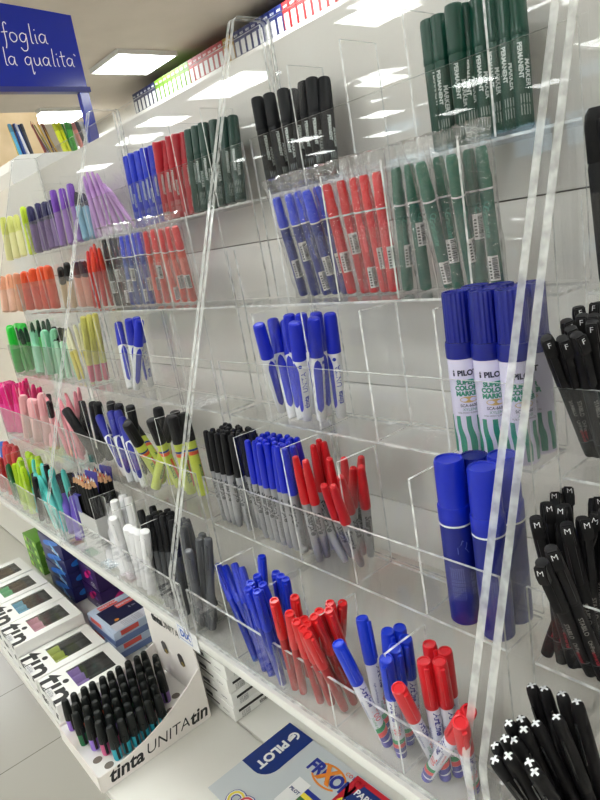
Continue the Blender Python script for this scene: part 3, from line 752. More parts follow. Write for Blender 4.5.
for (u, v) in ((595, 107), (626, 104)):
    T = onY(u, v, 1.205); B = Vector((T.x+.012, 1.215, -.19)); spec, L, r = k_simple((26,26,28), (20,20,22), round((T-B).length*U, 4), .0085, .30, 1)
    instance(spec, 'desk_marker', V(T), V(B), 'marker', 'large black markers', .3, 'desk')

# --- left displays: each small cluster in its own colours
DENSE = {'hot pink highlighters': 4, 'hot pink pens': 4, 'pale pink highlighters': 2, 'salmon pink felt pens': 3, 'turquoise felt pens': 3, 'lime clip highlighters': 4, 'black pens among the turquoise': 2, 'black markers at the back': 0,
    'bright green highlighters': 2, 'green pens with dark caps': 3, 'red highlighters': 3, 'dark grey pens left of the panel': 5, 'grey pens right of the panel': 3, 'white markers': 2, 'orange red felt pens': 2, 'lilac felt pens': 3}
def felt(tier, body, cap, L, r, cf, style, pts, name, cat, cluster, label, **k):
    pts = pts + [(p[0]+3.2, p[1]-4.5, p[2]+3.6, p[3]-6.5) for p in pts[:DENSE.get(cluster, 0)]]
    put(k_simple(body, cap, L, r, cf, style), tier, pts, name, cat, cluster, label, **k)
LIL = (196,150,214)
felt('A', LIL, (186,136,206), .150, .0050, .3, 2, [(84,178,99,227),(89,178,106,227),(94,180,113,226),(99,182,120,225),(104,186,127,224),(108,190,134,222),(87,183,95,229),(97,186,108,228)], 'felt_pen', 'pen', 'lilac felt pens', '{o} of {n} lilac felt pens fanned on the top tier')
felt('A', (146,96,190), (112,52,176), .140, .0085, .4, 0, [(53,192,62,237),(62,191,70,236),(70,186,79,233)], 'round_marker', 'marker', 'purple round markers', '{o} of {n} purple round markers on the top tier')
felt('A', (128,184,208), (34,34,48), .130, .0080, .3, 0, [(76,196,85,233),(83,198,92,231)], 'round_marker', 'marker', 'pale blue markers', '{o} of {n} pale blue markers with dark caps on the top tier')
felt('A', (104,70,140), (34,32,86), .125, .0095, .4, 1, [(30,208,38,247),(38,205,46,245),(45,204,53,243),(51,203,59,241)], 'highlighter', 'highlighter', 'navy capped highlighters', '{o} of {n} purple highlighters with navy caps, top tier')
felt('A', (206,226,70), (196,224,40), .130, .0085, .4, 1, [(23,208,32,250)], 'highlighter', 'highlighter', 'lone lime highlighter', 'lime green highlighter on the top tier left of the navy caps')
felt('A', (216,214,150), (206,210,110), .125, .0085, .4, 1, [(3,218,10,259),(10,218,17,257),(16,217,24,255)], 'highlighter', 'highlighter', 'pale yellow highlighters', '{o} of {n} pale yellow highlighters on the top tier, left edge')
felt('B', (236,74,46), (248,96,50), .120, .0100, .4, 1, [(25,275,32,312),(33,272,41,311),(41,270,49,309),(48,269,56,307)], 'highlighter', 'highlighter', 'orange highlighters', '{o} of {n} bright orange highlighters on the second tier')
felt('B', (210,160,136), (226,156,122), .115, .0095, .4, 1, [(2,279,8,316),(9,277,15,315),(17,276,23,313)], 'highlighter', 'highlighter', 'salmon highlighters', '{o} of {n} salmon highlighters at the left edge, second tier')
felt('B', (226,200,160), (36,36,36), .130, .0075, .35, 0, [(61,271,67,306),(67,266,74,305)], 'round_marker', 'marker', 'cream markers with black caps', '{o} of {n} cream markers with black caps on the second tier')
felt('B', (232,170,150), (62,30,34), .125, .0085, .32, 1, [(76,265,83,305),(83,264,91,304)], 'highlighter', 'highlighter', 'pink highlighters with maroon caps', '{o} of {n} pale pink highlighters with maroon caps, second tier')
felt('B', (232,66,46), (240,74,50), .145, .0050, .3, 2, [(88,253,96,309),(91,250,101,309),(95,248,107,307),(99,250,113,307),(93,254,100,310)], 'felt_pen', 'pen', 'orange red felt pens', '{o} of {n} orange-red felt pens beside the sleeved black pens')
felt('C', (60,190,80), (34,206,60), .125, .0095, .4, 1, [(9,326,16,370),(16,322,23,369),(23,321,30,367),(12,332,20,371)], 'highlighter', 'highlighter', 'bright green highlighters', '{o} of {n} bright green highlighters on the third tier')
felt('C', (70,180,84), (22,70,44), .135, .0060, .3, 2, [(16,338,28,373),(22,334,33,371),(34,326,41,367),(43,322,50,366),(48,320,56,364)], 'felt_pen', 'pen', 'green pens with dark caps', '{o} of {n} green pens with dark green caps on the third tier')
felt('C', (150,214,176), (146,222,184), .125, .0085, .4, 1, [(32,336,42,376),(45,334,52,376),(54,332,61,375)], 'highlighter', 'highlighter', 'mint highlighters', '{o} of {n} mint green highlighters on the third tier')
felt('C', (160,212,180), (26,28,30), .130, .0065, .28, 0, [(50,338,64,381),(57,337,71,380),(63,337,78,379)], 'felt_pen', 'pen', 'mint pens with black caps', '{o} of {n} mint pens with black caps on the third tier')
felt('C', (222,208,60), (232,230,190), .145, .0052, .45, 2, [(67,339,84,382),(71,333,87,381),(75,328,90,379),(80,325,92,380)], 'felt_pen', 'pen', 'yellow pens with pale caps', '{o} of {n} yellow pens with cloudy caps, fanned on the third tier')
felt('C', (232,110,140), (226,222,120), .150, .0062, .72, 0, [(87,321,93,383),(94,320,100,382),(101,319,107,380)], 'gel_pen', 'pen', 'yellow gel pens with pink ends', '{o} of {n} yellow gel pens with pink ends, third tier')
put(bd, 'C', [(115,330,131,391,.2),(129,321,140,387,.1),(138,320,150,384,-1.0),(146,326,137,391,.3)], 'whiteboard_marker', 'marker', 'blue whiteboard markers in the left display', '{o} of {n} blue-capped white board markers in the left display')
HP = (238,24,140)
felt('D', (240,70,160), HP, .130, .0095, .4, 1, [(2,385,8,433),(8,383,14,433),(14,384,19,432),(3,393,18,428),(9,396,24,432)], 'highlighter', 'highlighter', 'hot pink highlighters', '{o} of {n} hot pink highlighters at the left edge, fourth tier')
felt('D', (236,60,140), (232,22,120), .145, .0062, .35, 2, [(20,392,27,434),(27,385,31,432),(33,391,37,430),(41,393,36,434),(24,398,34,436)], 'felt_pen', 'pen', 'hot pink pens', '{o} of {n} hot pink pens right of the pink highlighters')
felt('D', (240,190,190), (244,180,186), .135, .0090, .4, 1, [(25,408,33,452),(34,410,41,456),(46,400,51,448)], 'highlighter', 'highlighter', 'pale pink highlighters', '{o} of {n} pale pink highlighters on the fourth tier')
felt('D', (240,176,184), (26,26,30), .135, .0065, .3, 0, [(38,411,47,454),(46,408,54,452),(51,405,58,450)], 'felt_pen', 'pen', 'pink pens with black caps', '{o} of {n} pink pens with black caps on the fourth tier')
felt('D', (240,160,172), (242,150,166), .150, .0050, .3, 2, [(75,393,84,456),(60,402,86,462),(65,407,80,466),(44,414,72,464),(55,418,76,468)], 'felt_pen', 'pen', 'salmon pink felt pens', '{o} of {n} salmon pink felt pens fanned on the fourth tier')
BT = k_simple((26,27,30), (24,24,27), .140, .0095, .4, 0)
put(BT, 'D', [(65,420,100,464),(86,421,96,466)], 'round_marker', 'marker', 'black markers with blue ends', '{o} of {n} black round markers beside the salmon pink felt pens')
felt('D', (40,40,44), (30,30,33), .140, .0085, .35, 0, [(93,405,104,458),(100,407,110,459),(111,404,121,460),(119,406,128,461),(131,406,141,462)], 'round_marker', 'marker', 'black markers at the back', '{o} of {n} black markers behind the navy-capped markers, fourth tier', ymin=.085)
put(k_board((22,30,150)), 'D', [(99,423,126,470),(106,421,132,472),(115,418,138,470),(109,431,136,476),(124,424,144,474)], 'whiteboard_marker', 'marker', 'navy whiteboard markers', '{o} of {n} navy-capped white board markers leaning in the fourth tier', ymax=.075)
felt('D', (36,36,38), (28,28,30), .145, .0060, .35, 0, [(122,433,152,476),(134,428,160,476)], 'capped_pen', 'pen', 'slim black pens', '{o} of {n} slim black pens left of the yellow markers')
felt('D', (206,220,84), (34,34,36), .140, .0088, .33, 3, [(142,431,174,480),(184,424,152,490),(151,421,178,476),(161,407,170,474),(174,411,186,478),(182,408,203,492),(174,418,192,494),(137,429,164,474)], 'yellow_marker', 'marker', 'yellow markers with black caps', '{o} of {n} yellow markers with black caps left of the slanted panel', ymin=.010, ymax=.010)
felt('E', (198,50,60), (206,56,70), .130, .0075, .35, 1, [(5,446,12,496),(9,448,18,498),(14,451,23,500),(3,462,12,508)], 'highlighter', 'highlighter', 'red highlighters', '{o} of {n} red highlighters at the left edge, lowest tier')
felt('E', (30,120,220), (24,110,214), .130, .0085, .35, 0, [(1,440,7,490)], 'round_marker', 'marker', 'lone bright blue marker', 'bright blue round marker at the left edge, lowest tier')
felt('E', (190,222,50), (184,220,34), .130, .0065, .4, 1, [(20,461,29,512),(26,456,34,511),(32,455,41,512),(39,460,47,513),(27,472,36,520),(41,468,50,520),(21,476,30,524)], 'highlighter', 'highlighter', 'lime clip highlighters', '{o} of {n} lime green highlighters on the lowest tier')
felt('E', (24,110,60), (20,96,50), .140, .0060, .35, 2, [(3,474,22,516),(9,480,28,522)], 'felt_pen', 'pen', 'dark green felt pens', '{o} of {n} dark green felt pens at the left edge, lowest tier')
felt('E', (90,206,200), (80,204,196), .145, .0070, .4, 2, [(26,480,44,532),(37,479,60,534),(36,489,64,540),(53,472,70,528),(60,471,76,528),(50,480,68,532)], 'felt_pen', 'pen', 'turquoise felt pens', '{o} of {n} turquoise felt pens leaning on the lowest tier')
felt('E', (34,36,38), (28,28,30), .140, .0060, .35, 0, [(31,487,48,534),(42,470,54,528)], 'felt_pen', 'pen', 'black pens among the turquoise', '{o} of {n} black pens among the turquoise felt pens')
felt('E', (98,70,190), (34,26,34), .145, .0095, .35, 0, [(61,487,77,546),(67,486,82,545)], 'round_marker', 'marker', 'violet markers with black caps', '{o} of {n} violet markers with black caps beside the pencil boxes')
felt('E', (226,226,230), (238,238,240), .138, .0080, .4, 0, [(93,512,118,572),(95,520,121,578),(102,526,127,583),(109,533,133,588),(106,518,130,580),(115,502,131,568),(121,496,138,570),(128,497,145,574),(125,536,142,594),(128,542,147,600),(136,540,152,602),(142,533,154,600)],
    'round_marker', 'marker', 'white markers', '{o} of {n} white markers with white caps on the lowest tier')
felt('E', (62,64,68), (24,24,27), .148, .0060, .38, 0, [(139,511,168,612),(148,507,170,604),(154,511,176,614),(160,509,180,610),(166,512,184,612),(150,526,177,618),(172,521,187,616)],
    'capped_pen', 'pen', 'dark grey pens left of the panel', '{o} of {n} dark grey pens with black caps, left of the panel kink')
felt('E', (92,94,98), (84,86,90), .146, .0062, .38, 0, [(184,528,203,622),(193,520,212,616),(199,540,206,626),(207,538,211,628),(191,556,200,628)],
    'capped_pen', 'pen', 'grey pens right of the panel', '{o} of {n} mid grey pens at the left end of the middle display')

settle()
# --- pencil boxes on the lowest tier of the left display
M_PBX = mat('pencil_box_purple', (62,58,150), .4); M_PIN = mat('pencil_box_card', (196,196,194), .6)
def pencil_box(x0, x1, y0, y1, label, flap):
    zf = -1.121; h = .240
    o = empty('pencil_box', V(((x0+x1)/2, (y0+y1)/2, zf)), label, 'box of pencils', 'open cartons of pencils')
    def bx(n, b, m, par):
        p = link(n, mesh_box(n, tuple(c*U for c in b), m), par); return p
    w, d = (x1-x0)/2, (y1-y0)/2; t = .003; h = .27; hr = .20
    bm = bmesh.new()
    for b in ((-w, w, -d, -d+t, 0, hr), (-w, w, d-t, d, 0, h), (-w, -w+t, -d+t, d-t, 0, h), (w-t, w, -d+t, d-t, 0, hr), (-w+t, w-t, -d+t, d-t, 0, t)): box(bm, *(c*U for c in b))
    c = link('carton', finish(bm, 'carton', M_PIN, False), o)
    bm = bmesh.new()
    for b in ((-w-.001, -w, -d, d, h-.07, h+.001), (-w-.001, -w*.45, -d-.001, -d, h-.07, h+.001), (-w-.001, -w*.45, -d, d, h+.001, h+.0025)): box(bm, *(c2*U for c2 in b))
    link('printed_band', finish(bm, 'printed_band', M_PBX, False), c)
    if flap:
        bm = bmesh.new(); box(bm, -w*.5*U, w*.5*U, -.0006, .0006, 0, .085*U); f = link('flap', finish(bm, 'flap', M_PBX, False), o); f.location = (-w*.2*U, d*U*.9, (h+.003)*U); f.rotation_euler = (-.15, 0, .15)
        def ic(bm): text_on(bm, 'A', .018, lambda x, y: (x, -.0009, .020+y), bold=.05)
        link('print', flat_mesh('print', ic, INK_W), f)
    return o
pencil_box(-2.462, -2.290, .738, .796, 'open carton of black pencils with purple band, nearer the front lip', True)
pencil_box(-2.462, -2.290, .800, .857, 'open carton of black pencils with purple band, behind the other carton', True)
for by0, where in ((.738, 'front'), (.800, 'rear')):
    LABELS['pc'+where] = '{o} of {n} black pencils in the '+where+' open carton'
    for j in range(2):
        for i in range(7):
            tip = random.choice([(206,40,40), (206,40,40), (24,24,110), (230,230,230)])
            B = Vector((-2.448+.0235*i, by0+.017+.022*j, -1.112)); T = B + Vector((random.uniform(-.006,.006), random.uniform(-.004,.004), .346))
            spec, L, r = k_pencil((24,24,26), tip)
            instance(spec, 'pencil', V(T), V(B), 'pencil', 'black pencils in the cartons', random.uniform(0, 1), 'pc'+where)
# ------------------------------------------------------------------ on the shelf below
ZS = -1.548
# tray of highlighters -------------------------------------------------
TX0, TX1, TY0, TY1 = -2.10, -1.765, .372, .768     # tray footprint
ty = empty('display_tray', V((TX0, TY0, ZS)), 'white cardboard counter tray with printed right side holding rows of capped highlighters', 'display tray')
def tl(x, y, z): return ((x-TX0)*U, (y-TY0)*U, (z-ZS)*U)
TZ = ZS+.048
COLX = [-2.050, -1.999, -1.948, -1.897, -1.846, -1.795]
cell = {(i, j): (COLX[i], .402+.0335*j+(.0165 if i % 2 else 0)) for i in range(6) for j in range(10)}
empties = {(5,0),(4,0),(5,7),(5,8),(5,9),(4,9),(4,8),(3,9)}
bm = bmesh.new()
a, b = tl(TX0, TY0, ZS), tl(TX1, TY1, TZ); box(bm, a[0], b[0], a[1], b[1], a[2]+.0005, b[2])
link('holder', finish(bm, 'holder', WHITE, False), ty)
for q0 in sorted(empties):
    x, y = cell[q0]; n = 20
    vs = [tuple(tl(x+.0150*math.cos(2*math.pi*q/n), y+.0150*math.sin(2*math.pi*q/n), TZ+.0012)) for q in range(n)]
    me = bpy.data.meshes.new('empty_hole'); me.from_pydata(vs, [], [tuple(range(n))]); me.materials.append(mat('hole_shade', (120,112,104), .8)); link('empty_hole', me, ty)  # flat darker disc paints in the shade inside an empty hole
def wall_poly(name, pts, axis, c, t, m, par=ty):
    bm = bmesh.new()
    def P(p, s):
        q = [0, 0, 0]; o = [i for i in range(3) if i != axis]; q[o[0]], q[o[1]] = p; q[axis] = c + s
        return tl(*q)
    A = [bm.verts.new(P(p, 0)) for p in pts]; B = [bm.verts.new(P(p, t)) for p in pts]; n = len(pts)
    bm.faces.new(A); bm.faces.new(B[::-1])
    for i in range(n): bm.faces.new((A[i], B[i], B[(i+1) % n], A[(i+1) % n]))
    return link(name, finish(bm, name, m, False), par)
CARD = mat('tray_card', (236,230,224), .5)
def curve_up(y0, y1, z0, z1, n=10, p=2.2): return [(y0+(y1-y0)*i/n, z0+(z1-z0)*(i/n)**p) for i in range(n+1)]
right_top = curve_up(TY0, TY1, TZ+.010, ZS+.20, p=2.2)
rs = wall_poly('printed_side', [(TY0, ZS+.001)] + right_top + [(TY1, ZS+.001)], 0, TX1+.001, .004, CARD)
left_top = curve_up(TY0, TY1, TZ+.008, ZS+.15, p=1.2)
wall_poly('left_side', [(TY0, ZS+.001)] + left_top + [(TY1, ZS+.001)], 0, TX0-.005, .004, CARD)
wall_poly('front_rim', [(TX0, ZS+.001), (TX0, TZ+.008), (TX1, TZ+.012), (TX1, ZS+.001)], 1, TY0-.004, .004, CARD)
hp = [(TX0-.02, ZS+.001), (TX0-.02, ZS+.36), (TX1-.06, ZS+.38)] + [(TX1-.06+.06*math.sin(q*math.pi/12), ZS+.38-.20*(1-math.cos(q*math.pi/12))) for q in range(1, 7)] + [(TX1, ZS+.001)]
hd = wall_poly('header_card', hp, 1, TY1+.002, .004, CARD)
def hfn(cx, cz): return lambda x, y: (tl(cx, 0, 0)[0]+x, tl(0, TY1+.0005, 0)[1], tl(0, 0, cz)[2]+y)
def htext(bm):
    text_on(bm, 'tinta', .020, hfn(-2.02, ZS+.285), 0, bold=.06); text_on(bm, 'UNITA', .020, hfn(-1.92, ZS+.285), 0)
    for cx in (-2.01, -1.89):
        vs = [(.010*math.cos(q*math.pi/4+.3)*(1+.25*(q % 2)), .013*math.sin(q*math.pi/4+.3)) for q in range(8)]
        add_poly(bm, vs, [tuple(range(8))], hfn(cx, ZS+.17), 1)
        add_poly(bm, [(x*.5+.004, y*.35-.006) for x, y in vs], [tuple(range(8))], lambda x, y: tuple(c-(.0004 if k == 1 else 0) for k, c in enumerate(hfn(cx, ZS+.17)(x, y))), 2)
link('print', flat_mesh('print', htext, [BLACK, mat('print_dark_grey', (70,66,66), .5), mat('print_ochre', (150,130,60), .5)]), hd)
def side_fn(y0, z0): return lambda x, y: (tl(TX1+.0055, 0, 0)[0], tl(0, y0, 0)[1]+x, tl(0, 0, z0)[2]+y)
def stext(bm):
    text_on(bm, 'tinta', .031, side_fn(TY0+.085, ZS+.036), bold=.028, shear=.25)
    text_on(bm, 'UNITA', .026, side_fn(TY0+.236, ZS+.040), bold=-.004, shear=.25)
    text_on(bm, 'tin', .031, side_fn(TY0+.355, ZS+.038), bold=.028, shear=.25)
link('print', flat_mesh('print', stext, BLACK), rs)
cols = [(146,110,206), (232,92,40), (30,110,66), (152,118,214), (206,92,140), (44,166,188)]
for i in range(6):
    for j in range(10):
        if (i, j) in empties: continue
        x, y = cell[(i, j)]; c = cols[i]
        if j >= 8: c = (134,98,168)
        if (i, j) == (4, 7): c = (34,110,80)
        spec, L, r = k_tray(c)
        B = Vector((x, y, TZ+.002)); T = B+Vector((random.uniform(-.004,.004), random.uniform(-.002,.002), L/U))
        o = instance(spec, 'highlighter', V(T), V(B), 'highlighter', 'highlighters standing in the counter tray', random.uniform(-.3,.3))
        o['label'] = 'black-capped highlighter in the counter tray, row %s from left, %s from front' % (('leftmost' if i == 0 else 'rightmost' if i == 5 else ORD[i]).replace('leftmost', 'first').replace('rightmost', 'sixth'), ORD[j])
# boxes with windows ---------------------------------------------------
BW, BD, BH = .208*U, .285*U, .048*U
def box_mesh():
    bm = bmesh.new(); t = .0008; w, d = BW/2, BD
    wx, y0, y1 = .066*U, .095*U, .245*U
    for b in ((-w, w, 0, d, 0, t), (-w, w, 0, t, t, BH), (-w, w, d-t, d, t, BH), (-w, -w+t, t, d-t, t, BH), (w-t, w, t, d-t, t, BH),
              (-w+t, w-t, t, y0, BH-t, BH), (-w+t, w-t, y1, d-t, BH-t, BH), (-w+t, -wx, y0, y1, BH-t, BH), (wx, w-t, y0, y1, BH-t, BH)): box(bm, *b)
    return finish(bm, 'carton', WHITE, False), mesh_box('window_film', (-wx, wx, y0, y1, BH-t*1.6, BH-t), M_WIN), mesh_box('inner_tray', (-w+t*2, w-t*2, t*2, d-t*2, t, t*2), mat('inner_tray_black', (44,44,46), .6))
MB_C, MB_W, MB_T = box_mesh()
def btext2(bm):
    t = bmesh.new(); vs, fs = text_poly('tin', .072, bold=.022, shear=.08, wx=1.22)
    add_poly(t, vs, fs, lambda x, y: (x, y+.015, 0))
    G = lambda: t.verts[:]+t.edges[:]+t.faces[:]
    bmesh.ops.bisect_plane(t, geom=G(), plane_co=(0,0,0), plane_no=(0,1,0))
    for co, no in (((BW/2-.0004,0,0),(1,0,0)), ((-BW/2+.0004,0,0),(-1,0,0)), ((0,-BH+.0006,0),(0,-1,0)), ((0,.094*U,0),(0,1,0))):
        bmesh.ops.bisect_plane(t, geom=G(), plane_co=co, plane_no=no, clear_outer=True)
    for f in t.faces:
        c = f.calc_center_median()
        P = [((v.co.x, v.co.y, BH+.0003) if c.y > 0 else (v.co.x, -.0003, BH+v.co.y)) for v in f.verts]
        bm.faces.new([bm.verts.new(p) for p in P])
    t.free()
MB_P = flat_mesh('print', btext2, BLACK)
def stick(bm):
    add_poly(bm, [(-.014,-.014),(.018,-.014),(.018,.0),(-.014,.0)], [(0,1,2,3)], lambda x, y: (x+.006, -.0006, BH+y), 0)
    add_poly(bm, [(-.014,0),(.018,0),(.018,.010),(-.014,.010)], [(0,1,2,3)], lambda x, y: (x+.006, y, BH+.0006), 0)
    rnd = random.Random(5); x = -.011
    while x < .014:
        d = rnd.choice((.0005, .001)); add_poly(bm, [(x,.001),(x+d,.001),(x+d,.006),(x,.006)], [(0,1,2,3)], lambda X, y: (X+.006, y, BH+.0009), 1); x += d+rnd.choice((.0006,.0012))
    for i in range(1): text_on(bm, 'evidenziatori', .0030, lambda X, y: (X+.008, .0075+.001*i+y, BH+.0009), 1)
MB_S = flat_mesh('price_sticker', stick, [mat('sticker_paper', (228,226,226), .5), mat('sticker_ink', (120,120,124), .6)])
bcol = [(150,110,206), (190,210,50), (222,150,176), (70,180,220), (50,190,120), (240,140,40)]
bname = ['purple', 'yellow green', 'pink', 'light blue', 'green', 'orange']
stacks = [2, 2, 3, 3, 3, 3]
for s in range(6):
    xc = -2.252 - .2135*s
    for lv in range(stacks[s]):
        top = lv == stacks[s]-1
        z = ZS + lv*.0495 + .001
        o = empty('window_box', V((xc + random.uniform(-.004,.004), .388+.004*random.random()+(0 if s else 0), z)), '', 'box', 'white cartons of highlighters')
        o.rotation_euler = (0, 0, random.uniform(-.02, .02))
        nm = 'on top of its stack' if top else 'at the bottom of its stack' if lv == 0 else 'in the middle of its stack'
        o['label'] = 'white window carton of %s highlighters, %s' % (bname[s], nm)
        c = link('carton', MB_C, o); link('window_film', MB_W, c); link('inner_tray', MB_T, o); pr = link('print', MB_P, o); link('price_sticker', MB_S, o)
        if top:
            LABELS['bx%d' % s] = '{o} of {n} '+bname[s]+' highlighters inside the top carton of their colour'
            spec, L, r = k_simple(bcol[s], (34,34,36), .118, .0080, .52, 1)
            for q in range(3):
                x = xc - .052 + .052*q
                B = Vector((x, .415, z+.024)); T = B+Vector((0, 1, 0))*(L/U)
                instance(spec, 'highlighter', V(T), V(B), 'highlighter', 'highlighters in the windowed cartons', 0, 'bx%d' % s)
# other cartons on the shelf -------------------------------------------
def carton(name, x0, x1, y0, y1, z0, z1, m, label, group, deco=None, rz=0):
    o = empty(name, V(((x0+x1)/2, (y0+y1)/2, z0)), label, 'box', group); o.rotation_euler = (0, 0, rz)
    w, d, h = (x1-x0)/2*U, (y1-y0)/2*U, (z1-z0)*U
    c = link('carton', mesh_box('carton', (-w, w, -d, d, 0.0004, h-.0004), m, .0006), o)
    if deco:
        fill, mats = deco; link('print', flat_mesh('print', lambda bm: fill(bm, w, d, h), mats), c)
    return o
def quad(bm, fn, x0, x1, y0, y1, mi=0): add_poly(bm, [(x0,y0),(x1,y0),(x1,y1),(x0,y1)], [(0,1,2,3)], fn, mi)
def blob(bm, fn, cx, cy, rx, ry, mi, rot=0, n=14, pw=1):
    vs = []
    for i in range(n):
        a = 2*math.pi*i/n; x, y = rx*math.cos(a)*(1+.5*math.cos(a)*.6), ry*math.sin(a); vs.append((cx+x*math.cos(rot)-y*math.sin(rot), cy+x*math.sin(rot)+y*math.cos(rot)))
    add_poly(bm, vs, [tuple(range(n))], fn, mi)
front = lambda d, o=.0004: (lambda x, y: (x, -d-o, y)); topf = lambda h, o=.0004: (lambda x, y: (x, y, h+o)); rightf = lambda w, o=.0004: (lambda x, y: (w+o, x, y))
def deco_blue(bm, w, d, h):
    for fn, a, b in ((front(d), w, h), (rightf(w), d, h)):
        blob(bm, fn, -a*.15, b*.6, a*.75, b*.20, 0, .2); blob(bm, fn, a*.2, b*.35, a*.5, b*.14, 1, -.5)
        text_on(bm, 'MEDIUM', min(a*.35, b*.3), lambda x, y: fn(x+a*.3, y+b*.15), 2, bold=.02)
NAVY = mat('carton_navy', (30,30,92), .35)
for s, (x, y, n, w) in enumerate(((-3.26, .757, 4, .31),)):
    for lv in range(n):
        carton('pen_carton', x, x+w, y, y+.16, ZS+.078*lv+.001, ZS+.078*(lv+1), NAVY, 'navy pen carton with bright blue shapes, %s of its stack' % ((ORD[lv]+' from the bottom') if lv < n-1 else 'topmost'),
               'navy cartons under the left display', (deco_blue, [mat('print_sky', (40,120,215), .4), mat('print_azure', (120,190,240), .4), INK_W]), .02*(lv % 2))
def deco_mag(bm, w, d, h):
    for fn, a, b in ((front(d), w, h), (rightf(w), d, h), (topf(h), w, d)):
        cy = b*.55 if fn is not None and b == h else 0
        blob(bm, fn, -a*.1, cy, a*.55, b*.16, 0, .5); blob(bm, fn, a*.1, cy+b*.12, a*.4, b*.12, 1, -.3)
        text_on(bm, 'GEL', min(a, b)*.3, lambda x, y: fn(x+a*.45, y+(b*.2 if b == h else -b*.6)), 2)
M_PUR = mat('carton_purple', (52,26,84), .35)
carton('pen_carton', -2.935, -2.725, .81, 1.02, ZS+.001, ZS+.11, M_PUR, 'dark purple carton with magenta shape, bottom of two', 'dark purple cartons', (deco_mag, [mat('print_magenta', (226,40,130), .4), mat('print_violet', (120,60,170), .4), INK_W]))
carton('pen_carton', -2.935, -2.728, .812, 1.02, ZS+.111, ZS+.22, M_PUR, 'dark purple carton with magenta shape, top of two', 'dark purple cartons', (deco_mag, [mat('print_magenta', (226,40,130), .4), mat('print_violet', (120,60,170), .4), INK_W]))
def deco_green(bm, w, d, h):
    for fn, a, b in ((front(d), w, h), (rightf(w), d, h)):
        for q in range(4): blob(bm, fn, -a*.7+a*.45*q, b*.5, a*.16, b*.3, q % 3, q)
for lv in range(4):
    carton('pen_carton', -3.62, -3.40, .76, 1.0, ZS+.05*lv+.001, ZS+.05*(lv+1), mat('carton_green', (96,150,50), .4), 'green printed carton, %s of its stack under the far left display' % ('topmost' if lv == 3 else ORD[lv]+' from the bottom'), 'green cartons',
           (deco_green, [mat('print_lime', (180,220,90), .4), mat('print_brown', (80,60,40), .4), mat('print_dkgreen', (40,90,30), .4)]))
def deco_corr(bm, w, d, h):
    w0, d0 = w, d; w, d = d, w; topf = lambda hh, o=.0004: (lambda x, y: (-y, x, hh+o))
    f = topf(h); quad(bm, f, -w*.8, w, -d*.55, d*.6, 0); quad(bm, topf(h, .0008), -w*.6, w*.25, d*.62, d*.9, 1); quad(bm, topf(h, .0008), w*.0, w*.8, d*.25, d*.55, 1)
    text_on(bm, 'CORRETTORE', .009, lambda x, y: topf(h, .0012)(x-w*.2, y+d*.76), 3, bold=.03); text_on(bm, 'NASTRO', .009, lambda x, y: topf(h, .0012)(x+w*.4, y+d*.40), 3, bold=.03)
    text_on(bm, '5 m', .010, lambda x, y: topf(h, .0012)(x+w*.5, y), 3); blob(bm, topf(h, .0008), -w*.45, -d*.35, w*.10, w*.09, 4)
    quad(bm, topf(h, .0008), -w*.85, w*.9, -d*.98, -d*.50, 3); 
    for i in range(4): text_on(bm, 'contiene 10 pezzi', .006, lambda x, y: topf(h, .0012)(x, y-d*(.62+.09*i)), 5)
    for g, g2, a in ((front(d0), front(d0, .0008), w0), (rightf(w0), rightf(w0, .0008), d0)): quad(bm, g, -a, a, 0, h*.45, 2); quad(bm, g2, -a*.7, a*.1, h*.6, h*.95, 1)
M_LB = mat('carton_pale_blue', (196,210,232), .4)
cm = [mat('print_midnight', (26,28,66), .4), mat('print_coral', (226,92,84), .4), mat('print_slate', (110,130,180), .4), mat('print_paper', (214,214,226), .5), mat('print_orange', (226,140,50), .4), mat('print_ink_grey', (110,112,128), .5)]
for lv in range(2):
    carton('tape_carton', -2.60, -2.34, .70, .90, ZS+.062*lv+.001, ZS+.062*(lv+1), M_LB, 'pale blue and navy correction tape carton behind the counter tray, %s of two' % ('lower' if lv == 0 else 'upper'), 'correction tape cartons', (deco_corr, cm), .02*lv)
# white pen boxes beside the tray
def deco_wb(bm, w, d, h):
    f = rightf(w)
    quad(bm, f, -d*.88, d*.05, h*.50, h*.68, 0)
    n = 16; vs = [(-d*.05+.010*math.cos(q*2*math.pi/n), h*.30+.010*math.sin(q*2*math.pi/n)) for q in range(n)] + [(-d*.05+.0085*math.cos(q*2*math.pi/n), h*.30+.0085*math.sin(q*2*math.pi/n)) for q in range(n)]
    add_poly(bm, [(x+d*.22, max(.001, min(h-.001, y+.002))) for x, y in vs], [(q, (q+1) % n, n+(q+1) % n, n+q) for q in range(n)], f, 0)
    for i in range(4): text_on(bm, 'x12 pezzi', .0045, lambda x, y: f(x-d*.72, y+h*(.40-.11*i)), 1)
    text_on(bm, 'tinta', .010, lambda x, y: f(x-d*.25, y+h*.25), 0, bold=.02)
    g = front(d); quad(bm, g, -w*.75, w*.1, h*.40, h*.52, 0); text_on(bm, 'ricarica', .006, lambda x, y: g(x+w*.5, y+h*.45), 1)
    quad(bm, g, -w*.75, -w*.3, h*.65, h*.9, 1)
for lv in range(4):
    carton('pen_carton', -1.865, -1.665, .812, 1.14, ZS+.056*lv+.001, ZS+.056*(lv+1), WHITE, 'white pen carton with black bar under the middle display, %s of four' % ('topmost' if lv == 3 else 'lowest' if lv == 0 else ORD[lv]+' from the bottom'), 'white pen cartons', (deco_wb, [BLACK, INK_G]), .012*((lv % 2)*2-1))
